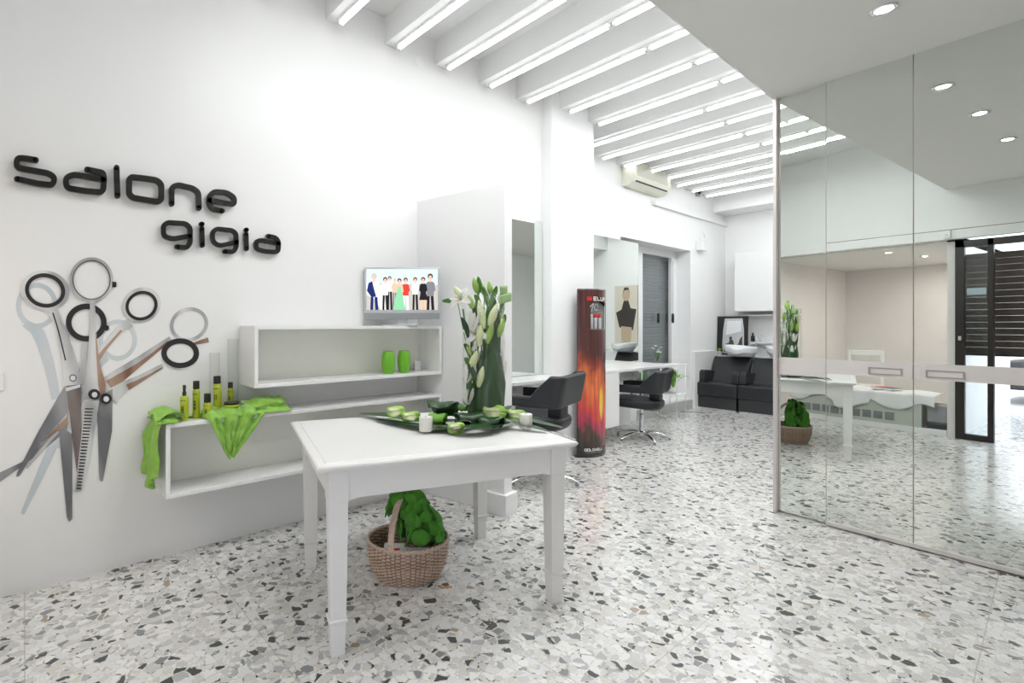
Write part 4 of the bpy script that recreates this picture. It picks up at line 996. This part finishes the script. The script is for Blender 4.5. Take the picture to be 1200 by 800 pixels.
GLY={'E':[[(1,0),(0,0),(0,1),(1,1)],[(0,.5),(.9,.5)]],'L':[[(0,1),(0,0),(1,0)]],'U':[[(0,1),(0,0),(1,0),(1,1)]],'M':[[(0,0),(0,1),(.5,.4),(1,1),(1,0)]],
 'G':[[(1,.85),(1,1),(0,1),(0,0),(1,0),(1,.5),(.5,.5)]],'O':[[(0,0),(0,1),(1,1),(1,0),(0,0)]],'D':[[(0,0),(0,1),(.7,1),(1,.7),(1,.3),(.7,0),(0,0)]],'W':[[(0,1),(.25,0),(.5,.7),(.75,0),(1,1)]]}
def text(bb,s_,u,z,wd,hh,gap,th,off=.0055,mi=0):
    f=lambda a,b_,d:bpnt(a,b_,off+d)
    for ch_ in s_:
        for st in GLY[ch_]:
            bb.ribbon([(u+wd*a,z+hh*b_) for a,b_ in st],th/bw*.5 if False else th,lambda a,b_,d:bpnt(u_(a),b_,off+d),0,.0008,mi,caps=False)
        u+=wd+gap
# lettering is laid out in metres across the sheet, then wrapped on the curve
def u_(a): return a/ (bw*1.09)
LT=bw*1.09
bb=B(); text(bb,'ELUM',LT*.40,1.615,.036,.034,.012,.0042); bb.ob('heading_letters','paper',t)
bb=B(); bb.prism([(LT*.22,1.612),(LT*.35,1.612),(LT*.35,1.652),(LT*.22,1.652)],lambda a,c_,d:bpnt(u_(a),c_,.0055+d),0,.0008); bb.ob('red_heading_block','red',t)
bb=B(); fw=lambda a,c_,d:bpnt(u_(a),c_,.0055+d)
bb.ribbon(arcpath([(LT*.30,1.55),(LT*.36,1.575),(LT*.39,1.585),(LT*.34,1.50)],.01),.003,fw,0,.0008); bb.ribbon([(LT*.47+.022*math.cos(k*.35)+.004*math.sin(k*.35),1.545+.034*math.sin(k*.35)) for k in range(17)],.003,fw,0,.0008); bb.ob('handwritten_ten','paper',t)
bb=B()
for k in range(7): bb.ribbon([(LT*.50+k*.014,1.488-.0*k),(LT*.50+k*.014+.009,1.488)],.0022,fw,0,.0006,caps=False)
for k in range(5): bb.ribbon([(LT*.50+k*.014,1.51),(LT*.50+k*.014+.009,1.51)],.0022,fw,0,.0006,caps=False)
bb.ob('small_print','silverb',t)
bb=B(); text(bb,'GOLDWELL',LT*.17,.070,.0215,.022,.0065,.0034); 
for k in range(12): bb.ribbon([(LT*.20+k*.016,.052),(LT*.20+k*.016+.011,.052)],.0012,fw,0,.0006,caps=False)
bb.ob('maker_letters','paper',t)
bb=B(); bb.prism([(LT*.80,.078),(LT*.87,.078),(LT*.87,.105),(LT*.80,.105)],fw,0,.0008); bb.ob('red_square','red',t)
for k,(uu,lab) in enumerate(((.40,'left of the silver bottles in the banner stand window, partly in its shade'),(.53,'silver bottle with red cap in the middle of the banner stand window'),(.68,'right silver bottle with red cap in the banner stand window'))):
    q=bpnt(uu,zc0); qq=Matrix.Rotation(ang,4,'Z')@Vector((q[0]*1.0,q[1]*.45-.008,0)); 
    tb=thing('product_bottle',lab if k else 'plain silver bottle leftmost in the banner stand window','bottle',(mid.x+qq.x,mid.y+qq.y,zc0),0,'silver bottles in the banner stand')
    B().lathe([(0,0),(.017,0),(.018,.004),(.018,.115),(.015,.122),(0,.122)],20).ob('body','silverb',tb,smooth=True)
    B().lathe([(.016,.122),(.0165,.126),(.0165,.155),(.014,.158),(0,.158)],20).ob('cap','red' if k else 'silverb',tb,smooth=True)
# ------------------------------------------------------------------ air conditioner, sensor, small cameras
t=thing('air_conditioner','cream split air conditioner high on the left wall above the far mirror','air conditioner',(W2,6.36,3.275)); L=1.0
pr=[(0,0),(.10,0),(.17,.035),(.20,.10),(.20,.28),(.185,.315),(0,.32)]
B().prism(pr,lambda a,c_,d:(a,d,c_),0,L).ob('casing','acb',t,bev=.006)
bb=B(); bb.prism([(.2005,.115),(.2035,.115),(.2035,.295),(.2005,.295)],lambda a,c_,d:(a,d,c_),.06,L-.1)
for k in range(10): bb.box(.203,.206,.065,L-.105,.122+k*.017,.128+k*.017)
bb.ob('intake_grille','acg',t)
B().box(0,.006,.06,L-.06,0,.022,mat=Matrix.Translation((.166,0,.040))@Matrix.Rotation(R_(25),4,'Y')).ob('outlet_slot','black',t)
t=thing('wall_lamp','small white cube fitting with wire loop on the wall right of the window','lamp',(W2,8.72,2.60)); B().box(0,.11,-.09,.09,0,.17,.01).ob('housing','winframe',t)
B().tube([(.05,-.05,.17),(.05,-.06,.25),(.05,.0,.31),(.05,.10,.30),(.05,.13,.24)],.004,6).ob('wire','winframe',t,smooth=True)
for (u,v,lab) in ((711,169,'tiny dark round detector under the beams, above left of the air conditioner'),(816.5,226,'tiny dark round detector under the beams near the end of the left wall')):
    p=onx(u,v,W2); t=thing('wall_detector',lab,'sensor',(W2,p.y,p.z)); B().box(0,.03,-.06,.06,-.06,.06,.01).ob('plate','mgrey',t); b=B().lathe([(0,0),(.03,0),(.034,.02),(.02,.034),(0,.036)],18); bmesh.ops.rotate(b.bm,verts=b.bm.verts,cent=(0,0,0),matrix=Matrix.Rotation(R_(90),3,'Y')); o=b.ob('lens','black',t,smooth=True); o.location=(.03,0,0)
for (u,v) in ((492,73),): 
    p=onx(u,v,W1); b=B().lathe([(.04,0),(.048,0),(.048,.003),(.04,.003)],28,closed=True); b.lathe([(0,0),(.04,0),(.04,.0012),(0,.0012)],28)
    bmesh.ops.rotate(b.bm,verts=b.bm.verts,cent=(0,0,0),matrix=Matrix.Rotation(R_(90),3,'Y')); o=b.ob('cover_plate','wall'); o.location=(W1,p.y,p.z); tag(o,'round white cover plate high on the sign wall between two beams','cover plate')
p=onx(0,447,W1); t=thing('light_switch','white light switch plate at the very left edge of the wall','switch',(W1,p.y-.03,p.z)); B().box(0,.010,-.04,.045,-.045,.045,.003).ob('plate','winframe',t); B().box(.010,.014,-.012,.015,-.025,.025,.002).ob('rocker','lac',t)
# ------------------------------------------------------------------ window in the left wall
wy0,wy1,wx=6.34,8.43,W2-.25
wn=struct(bpy.data.objects.new('window_1',None)); COL.objects.link(wn); wn.location=(wx,0,0)
B().box(-.03,.03,8.25,8.43,.25,2.47,.004).box(-.03,.03,6.34,6.45,.25,2.47,.004).box(-.03,.03,wy0,wy1,2.47,2.58,.004).box(-.03,.03,wy0,wy1,.17,.25,.004).box(-.035,.035,7.15,7.32,.25,2.47,.004).ob('window_frame','winframe',wn)
B().box(-.004,.004,6.45,7.15,.25,2.47).ob('pane','glass',wn); B().box(-.004,.004,7.32,8.25,.25,2.47).ob('pane','glass',wn)
t=thing('roller_shutter','closed grey slatted roller shutter behind the window glass','shutter',(wx-.10,wy0,.0)); bb=B()
for k in range(46): bb.box(-.006,.006,0,wy1-wy0,.17+k*.0525,.17+k*.0525+.0535,.009)
bb.ob('slats','blind',t)
for (yy,xx,zt_,zb_,lab) in ((8.10,W2-.20,2.42,1.56,'thin shutter cord with black grip hanging just inside the window pane'),(8.40,W2-.20,2.42,1.56,'thin shutter cord with black grip hanging in front of the right window jamb')):
    p=onx(771.5 if yy<8.3 else 788.5,350,xx); t=thing('shutter_cord',lab,'cord',(xx,min(p.y,8.40),0)); B().tube([(0,0,zb_),(.003,0,2.0),(0,0,zt_)],.003,6).ob('cord','mgrey',t); B().tube([(0,0,zb_-.16),(0,0,zb_-.14),(0,0,zb_-.02),(0,0,zb_)],[.010,.020,.020,.008],10).ob('grip','black',t,smooth=True)
# plants by the window
def plant(lab,loc,n,sp,hh,seed,mat='lime',pot=True):
    t=thing('potted_plant',lab,'plant',loc); random.seed(seed)
    if pot: B().lathe([(0,0),(.05,0),(.065,.09),(.06,.09),(.055,.075),(0,.075)],24).ob('pot','soil',t,smooth=True)
    bb=B()
    for k in range(n):
        a=random.random()*6.28; r=sp*(.5+.5*random.random()); h1=hh*(.5+.5*random.random())
        P=[(0,0,.07),(r*.3*math.cos(a),r*.3*math.sin(a),.07+h1*.6),(r*.75*math.cos(a),r*.75*math.sin(a),.07+h1),(r*math.cos(a),r*math.sin(a),.07+h1*.8)]
        leaf(bb,P,.022+.012*random.random(),fold=.2,n=4)
    bb.ob('leaves',mat,t,smooth=True)
plant('small green plant on the white stand behind the far armchair',(-3.56,7.35,.371),18,.24,.26,3)
plant('white flowering plant on the low window ledge at the desk end',(-3.93,7.1,.17),14,.16,.55,8,'leafm')
# tray-like glass shelves seen right of the far chair back
t=thing('side_trolley','small white two level stand behind the far armchair','trolley',(-3.56,7.35,0),R_(0))
for z in (.36,.79): B().box(-.13,.13,-.15,.15,z,z+.010,.003).ob('shelf','lac',t)
for a in (-1,1):
    for c_ in (-1,1): B().tube([(a*.115,c_*.135,.0),(a*.115,c_*.135,.80)],.006,8).ob('leg','lac',t,smooth=True)
t=thing('flower_bunch','small bunch of white blossoms in a little vase at the end of the far desk','flower',(-3.30,6.38,.863)); B().lathe([(0,0),(.025,0),(.03,.05),(.02,.09),(.017,.09),(.02,.05),(0,.01)],20).ob('vase','glass',t,smooth=True); bb=B(); b2=B(); random.seed(5)
for k in range(12):
    a=k*2.4; r=.02+.045*random.random(); z=.13+.10*random.random(); c0=Vector((r*math.cos(a),r*math.sin(a),z)); b2.tube([(0,0,.02),c0*.7,c0],.002,5)
    for q in range(5): leaf(bb,[c0,c0+Vector((.012*math.cos(q*1.26),.012*math.sin(q*1.26),.010)),c0+Vector((.024*math.cos(q*1.26),.024*math.sin(q*1.26),.006))],.010,n=3,th=.0005)
bb.ob('blossoms','petal',t,smooth=True); b2.ob('stems','leafm',t,smooth=True)
# ------------------------------------------------------------------ backwash chairs, counter, end wall
t=thing('wash_counter','white counter running along the end wall behind the wash chairs','counter',(W2+.01,9.36,0)); Lc=XC+.0-W2-.05
B().box(0,Lc,0,YE-9.36-.004,.80,.842,.003).ob('worktop','lac',t); B().box(.0,Lc,.02,YE-9.36-.004,.0,.799,.002).ob('front_panel','wall',t)
o=B().box(W2+.001,W2+.055,8.47,9.34,0,.93,.003).ob('low_wall_ledge','lac'); tag(o,'thin white ledge panel along the left wall beside the wash chairs','ledge')
def washchair(lab,x0):
    Wd=.612; t=thing('backwash_chair',lab,'chair',(x0,8.57,0),0,'black backwash chairs side by side')
    B().box(.012,Wd-.012,.012,.50,.03,.215,.004).ob('base_panel','glossdark',t)
    B().box(.02,Wd-.02,.02,.48,.0,.03,.003).ob('plinth','chrome',t)
    B().box(.0,Wd,-.012,.46,.218,.435,.028,seg=4).ob('seat_cushion','leather',t,auto=True)
    bk=B(); bk.prism([(.36,.42),(.50,.42),(.68,.80),(.66,.835),(.61,.838),(.58,.81)],lambda a,c_,d:(d,a,c_),.035,Wd-.006); bk.ob('backrest','leather',t,bev=.015,auto=True)
    for s_,(a0,a1) in enumerate(((.0,.10),(Wd-.10,Wd-.002))):
        B().prism([(.06,.436),(.44,.436),(.50,.60),(.14,.632),(.085,.62),(.062,.58)],lambda a,c_,d:(d,a,c_),a0,a1).ob('armrest','leather',t,bev=.012,auto=True)
    B().box(.12,Wd-.12,.58,.76,.0,.80,.01).ob('pedestal','lac',t)
    bb=B(); cx,cy=.45,.60
    def bowl(u,v):
        a=u*2*math.pi; k=v
        r=[.10,.19,.235,.245,.235,.21,.15,.02]; z=[.842,.865,.93,1.01,1.022,.99,.90,.875]
        f=k*(len(r)-1); i=min(int(f),len(r)-2); q=f-i; rr=r[i]*(1-q)+r[i+1]*q; zz=z[i]*(1-q)+z[i+1]*q
        dip=0
        if i>=2 and i<=5: dip=.05*math.exp(-((a-4.71)/.42)**2)
        zz+=.03*math.cos(a-math.pi)*(.0 if i<1 else .6)
        return (cx+rr*math.cos(a),cy+rr*.92*math.sin(a)*(1+.0),zz-dip)
    bb.grid(bowl,56,28); bb.ob('basin','ceramic',t,smooth=True)
    bb=B(); bb.tube([(cx+.17,cy+.15,.99),(cx+.17,cy+.16,1.05),(cx+.13,cy+.13,1.07),(cx+.09,cy+.1,1.04)],.009,8); bb.ob('tap','chrome',t,smooth=True)
    return t
wc=washchair('black backwash chair with pale ceramic basin, left of the pair by the end wall',-3.765)
dup(wc,(-3.765+.616,8.57,0),0,'black backwash chair cut off by the mirror post, right of the pair')
dup(wc,(-3.765+1.232,8.57,0),0,'third black backwash chair hidden behind the mirror wall')
# framed photo standing on the counter
t=thing('framed_photo','black framed black and white photo standing on the end counter','picture',(-3.552,9.43,.843)); t.rotation_euler=(R_(-3),0,0)
B().box(-.245,.245,0,.02,0,.68,.003).ob('frame','black',t)
ph=[pm('photo_grey',(.52,.53,.54),.3,noise=.3,nscale=4),pm('photo_dark',(.05,.05,.05),.3),pm('photo_light',(.75,.76,.77),.3)]; bb=B(); f=lambda a,c_,d:(a,-.001-d,c_)
bb.prism([(-.145,.04),(.185,.04),(.19,.2),(.185,.45),(.16,.64),(-.12,.64),(-.145,.45),(-.155,.2)],f,0,.001,0); bb.prism([(-.1,.35),(.14,.42),(.14,.6),(-.08,.6)],f,0,.0014,2)
bb.prism([(-.13,.06),(-.10,.2),(-.05,.22),(-.03,.30),(.02,.26),(.04,.17),(.10,.20),(.13,.30),(.16,.34),(.17,.08),(.05,.1)],f,0,.002,1); bb.prism([(-.02+.025*math.cos(k*.6),.30+.03*math.sin(k*.6)) for k in range(10)],f,0,.0025,1)
bb.ob('print',ph,t)
t=thing('wall_cabinet','white closed wall cabinet above the lit niche on the end wall','cabinet',(-3.53,YE-.32,1.60)); B().box(0,1.3,.02,.319,0,1.0,.002).ob('carcass','lac',t); B().box(.002,.647,0,.018,.004,.996,.002).ob('door','lac',t); B().box(.653,1.298,0,.018,.004,.996,.002).ob('door','lac',t)
t=thing('niche_shelf','white open box shelf with small bottles on the end wall','shelf',(-3.49,YE-.20,1.06)); B().box(0,1.25,0,.199,0,.025,.001).ob('bottom_panel','lac',t); B().box(0,1.25,0,.199,.46,.485,.001).ob('top_panel','lac',t); B().box(0,.022,0,.199,.025,.46).ob('side_panel','lac',t); B().box(1.228,1.25,0,.199,.025,.46).ob('side_panel','lac',t); B().box(.022,1.228,.185,.199,.025,.46).ob('back_panel','lac',t)
for k,(x,hh,m_,lab) in enumerate(((-3.32,.15,'black','small dark pump bottle in the niche on the end wall'),(-3.26,.10,'ceramic','pale jar next to the dark bottle in the end niche'),(-3.18,.12,'ceramic','white flask in the middle of the end niche'),(-3.10,.09,'glass','clear short flask beside the mirror post in the end niche'))):
    tb=thing('niche_bottle',lab,'bottle',(x,YE-.1,1.086),0,'bottles in the end wall niche'); B().lathe([(0,0),(.025,0),(.028,.01),(.028,hh*.6),(.012,hh*.75),(.012,hh*.8),(0,hh*.8)],18).ob('body',m_,tb,smooth=True); B().lathe([(.014,hh*.8),(.014,hh),(0,hh)],14).ob('cap',m_ if m_!='glass' else 'alu',tb,smooth=True)
for (x,y,lab) in ((-3.73,9.39,'tiny lime green plant at the left foot of the framed photo'),(-3.56,9.39,'tiny lime green plant in front of the framed photo'),(-3.30,9.47,'tiny lime green plant behind the wash basin')):
    t=thing('potted_plant',lab,'plant',(x,y,.843),0,'tiny lime plants on the end counter'); B().box(-.03,.03,-.03,.03,0,.07,.004).ob('pot','silverb',t); bb=B(); random.seed(int(-x*100))
    for k in range(14): a=k*2.4; leaf(bb,[(0,0,.06),(.03*math.cos(a),.03*math.sin(a),.11),(.07*math.cos(a),.05*math.sin(a),.12)],.012,n=3,th=.0006)
    bb.ob('leaves',pm('lime_leaf',(.42,.62,.08),.5),t,smooth=True)
t=thing('soap_dish','small dark domed dish on the end counter left of the basin','dish',(-3.64,9.47,.843)); B().lathe([(0,0),(.06,0),(.055,.02),(.03,.038),(0,.042)],24).ob('dome','dgrey',t,smooth=True); B().lathe([(0,0),(.07,0),(.072,.006),(0,.006)],24).ob('saucer','silverb',t,smooth=True)
p=onz(806,476,.004); o=B().tube([(-.25,-.12,.004),(-.1,-.05,.004),(.0,.02,.004),(.12,.05,.004)],.004,6).ob('floor_cord','black',smooth=True); o.location=(p.x+.35,p.y-.5,0); tag(o,'short black cord lying on the floor left of the wash chairs','cord')
# ------------------------------------------------------------------ things behind the camera, seen in the mirror wall
yd=-.30
d=struct(bpy.data.objects.new('door_1',None)); COL.objects.link(d); d.location=(0,yd,0)
bb=B()
for (x0,x1) in ((-1.245,-1.165),(-.976,-.925),(-.02,.03),(.70,.75)): bb.box(x0,x1,-.035,.03,0,2.37,.003)
bb.box(-1.245,.75,-.035,.03,2.29,2.37,.003).box(-1.165,-.976,-.03,.025,0,.07,.003)
struct(bb.ob('door_frame','darkwood',d))
bb=B(); bb.box(-1.165,-.976,-.004,.004,.07,2.29); struct(bb.ob('pane','glassdoor',d))
struct(B().box(-1.215,-1.190,.03,.045,1.18,1.23,.003).box(-1.21,-1.195,.045,.075,1.195,1.21,.002).ob('door_handle','alu',d))
o=B().box(-1.15,-.99,-.006,-.003,1.72,1.80).ob('door_sticker',pm('sticker_blue_grey',(.45,.55,.62),.5),d); struct(o)
t=thing('rolling_shutter','dark slatted roller shutter half lowered outside the street door','shutter',(-1.22,yd-.32,0)); bb=B()
for k in range(16): bb.box(0,2.05,-.008,.008,1.02+k*.076,1.02+k*.076+.0745,.002)
bb.ob('slats','slat',t); B().box(0,2.05,-.015,.015,.99,1.02,.003).ob('bottom_bar','black',t)
t=thing('alarm_box','small white box on the wall above the dark door frame','box',(-1.30,-.23,2.41)); B().box(-.03,.03,0,.035,0,.10,.004).ob('case','winframe',t); B().box(-.012,.012,.035,.039,.02,.05,.001).ob('lens','alu',t)
# display bench with grilles and draped cloth in the alcove
t=thing('display_bench','long low pale bench with a row of square grilles in the alcove behind the viewer','bench',(-2.98,-.78,0))
B().box(0,1.42,0,.44,.07,.46,.004).ob('body','cab',t); B().box(.02,1.40,.02,.42,.0,.07).ob('plinth','wall',t)
for k in range(9):
    g=B().box(.10+k*.12,.10+k*.12+.095,.44,.446,.12,.22,.001)
    for q in range(5): g.box(.105+k*.12,.19+k*.12,.446,.449,.13+q*.018,.136+q*.018)
    g.ob('grille','grill',t)
bb=B()
def cl(u,v):
    x=-3.05+1.62*u; s_=v*.62; drop=.11+.10*math.sin(u*9+1)**2+(.06 if .35<u<.6 else 0)
    if s_<.47: return (x,-.81+s_,.475+.02*abs(nz(u*7,v*6,1,3))+.015*math.sin(u*31+v*8)*.5+.008)
    q=(s_-.47)/.15; return (x+.01*math.sin(u*25),-.315+.012*math.sin(u*40)*q,.475-drop*q)
bb.grid(cl,90,30,0,.003)
o=bb.ob('draped_cloth','cloth',smooth=True); tag(o,'white cloth draped in folds over the low bench behind the viewer','cloth')
t=thing('magazine','red and dark magazine lying on the white draped cloth','magazine',(-1.95,-.52,.515),.4); B().box(-.14,.14,-.10,.10,0,.008,.001).ob('pages','paper',t); B().box(-.14,.0,-.10,.10,.008,.010).ob('cover','red',t); B().box(.0,.14,-.10,.10,.008,.010).ob('back_cover','dgrey',t)
t=thing('wooden_chair','white wooden chair back showing above the bench','chair',(-2.45,-1.25,0),0)
for a in (-1,1):
    B().box(a*.20-.018,a*.20+.018,-.2,-.165,0,.98,.004).ob('leg','lac',t); B().box(a*.20-.018,a*.20+.018,.165,.20,0,.44,.004).ob('leg','lac',t)
B().box(-.22,.22,-.21,.22,.44,.47,.008).ob('seat','lac',t); B().box(-.18,.18,-.195,-.175,.90,.98,.006).box(-.18,.18,-.195,-.175,.76,.81,.006).box(-.18,.18,-.195,-.175,.60,.64,.006).ob('backrest','lac',t)
for (x,z0,z1,m_,lab) in ((-1.43,.05,.16,'dgrey','dark low box on the floor between bench and street door'),(-1.43,.20,.38,'mgrey','grey folded bundle stacked on a box between bench and street door')):
    t=thing('storage_box',lab,'box',(x,-.50,z0-.05),0,'boxes between bench and door'); B().box(-.09,.09,-.12,.12,0,z1-z0+.04,.012).ob('body',m_,t); B().box(-.094,.094,-.124,.124,z1-z0+.0,z1-z0+.03,.004).ob('lid',m_,t)
poster('tall portrait poster of a dark haired figure, reflected in the far wall mirror',-1.50,0,.52,.95,2.2)
for c_ in COL.objects:
    if c_.name=='photo_poster': c_.location=(-1.50,YE-.003,.95); c_.rotation_euler=(0,0,R_(90))
# street outside
o=struct(B().box(-14,14,-16,-3.6,-.12,-.02).ob('ground_street','asphalt')); o=struct(B().box(-1.25,14,-3.6,YF-.12,-.11,-.01).ob('ground_pavement','asphalt'))
t=thing('street_building','pinkish plastered street house front with barred windows across the road','building',(0,-9.2,0)); B().box(-14,14,-.4,0,-.02,6).ob('facade','pinkwall',t)
for k in range(-4,5): 
    wi=B().box(k*2.6-.5,k*2.6+.5,0,.04,1.0,2.4,.01).ob('window_frame','winframe',t)
    B().box(k*2.6-.43,k*2.6+.43,.04,.05,1.07,2.33).ob('pane','carw',wi)
B().box(-14,14,0,.06,0,.5).ob('plinth','cab',t)
for k in range(5): o=B().tube([(0,0,-.02),(0,0,.95)],.035,10).box(-.045,.045,-.045,.045,.93,.97,.01).ob('street_bollard','mgrey',auto=True); o.location=(-1.6+k*1.0,-3.4-.9,0); tag(o,'grey street bollard outside the door, %s in the row'%['first','second','third','fourth','fifth'][k],'bollard','bollards outside the door')
t=thing('parked_car','dark parked car outside the street door','car',(.42,-5.85,-.02))
body=[(-2.1,.25),(-2.12,.62),(-1.9,.78),(-1.2,.90),(-.55,1.40),(.75,1.42),(1.45,.95),(2.05,.88),(2.1,.45),(2.0,.25),(1.65,.25),(1.55,.45),(1.3,.55),(1.05,.45),(.95,.25),(-.95,.25),(-1.05,.45),(-1.3,.55),(-1.55,.45),(-1.65,.25)]
B().prism(body,lambda a,c_,d:(a,d,c_),-.85,.85).ob('body','car',t,bev=.05)
for s_ in (-1,1): B().prism([(-1.0,.92),(-.48,1.33),(.1,1.34),(.1,.93)],lambda a,c_,d:(a,d,c_),s_*.852,s_*.862).prism([(.17,.93),(.17,1.34),(.68,1.34),(1.2,.95)],lambda a,c_,d:(a,d,c_),s_*.852,s_*.862).ob('side_window','carw',t)
for sx_ in (-1.3,1.3):
    for sy_ in (-.76,.76):
        b=B().lathe([(0,-.09),(.20,-.09),(.30,-.10),(.32,-.07),(.32,.07),(.30,.10),(.20,.09),(0,.09)],28); bmesh.ops.rotate(b.bm,verts=b.bm.verts,cent=(0,0,0),matrix=Matrix.Rotation(R_(90),3,'X')); o=b.ob('wheel','tyre',t,auto=True); o.location=(sx_,sy_,.32)
        b=B().lathe([(0,-.095),(.19,-.095),(.19,.095),(0,.095)],20); bmesh.ops.rotate(b.bm,verts=b.bm.verts,cent=(0,0,0),matrix=Matrix.Rotation(R_(90),3,'X')); b.ob('hub','alu',o)
# ------------------------------------------------------------------ daylight
w=bpy.data.worlds.new('world'); SC.world=w; w.use_nodes=True; nt=w.node_tree; bg=nt.nodes['Background']
sky=nt.nodes.new('ShaderNodeTexSky'); sky.sky_type='NISHITA'; sky.sun_disc=False; sky.sun_elevation=R_(50); sky.sun_rotation=R_(200); sky.air_density=1.0; sky.dust_density=2.5
mx=nt.nodes.new('ShaderNodeMix'); mx.data_type='RGBA'; mx.inputs[0].default_value=.75; mx.inputs[7].default_value=(.9,.95,1.0,1)
nt.links.new(sky.outputs[0],mx.inputs[6]); nt.links.new(mx.outputs[2],bg.inputs[0]); bg.inputs[1].default_value=1.6
sl=bpy.data.lights.new('sun','SUN'); sl.energy=5; sl.angle=R_(2); so=bpy.data.objects.new('sun',sl); COL.objects.link(so); so.rotation_euler=(R_(-40),0,R_(12))
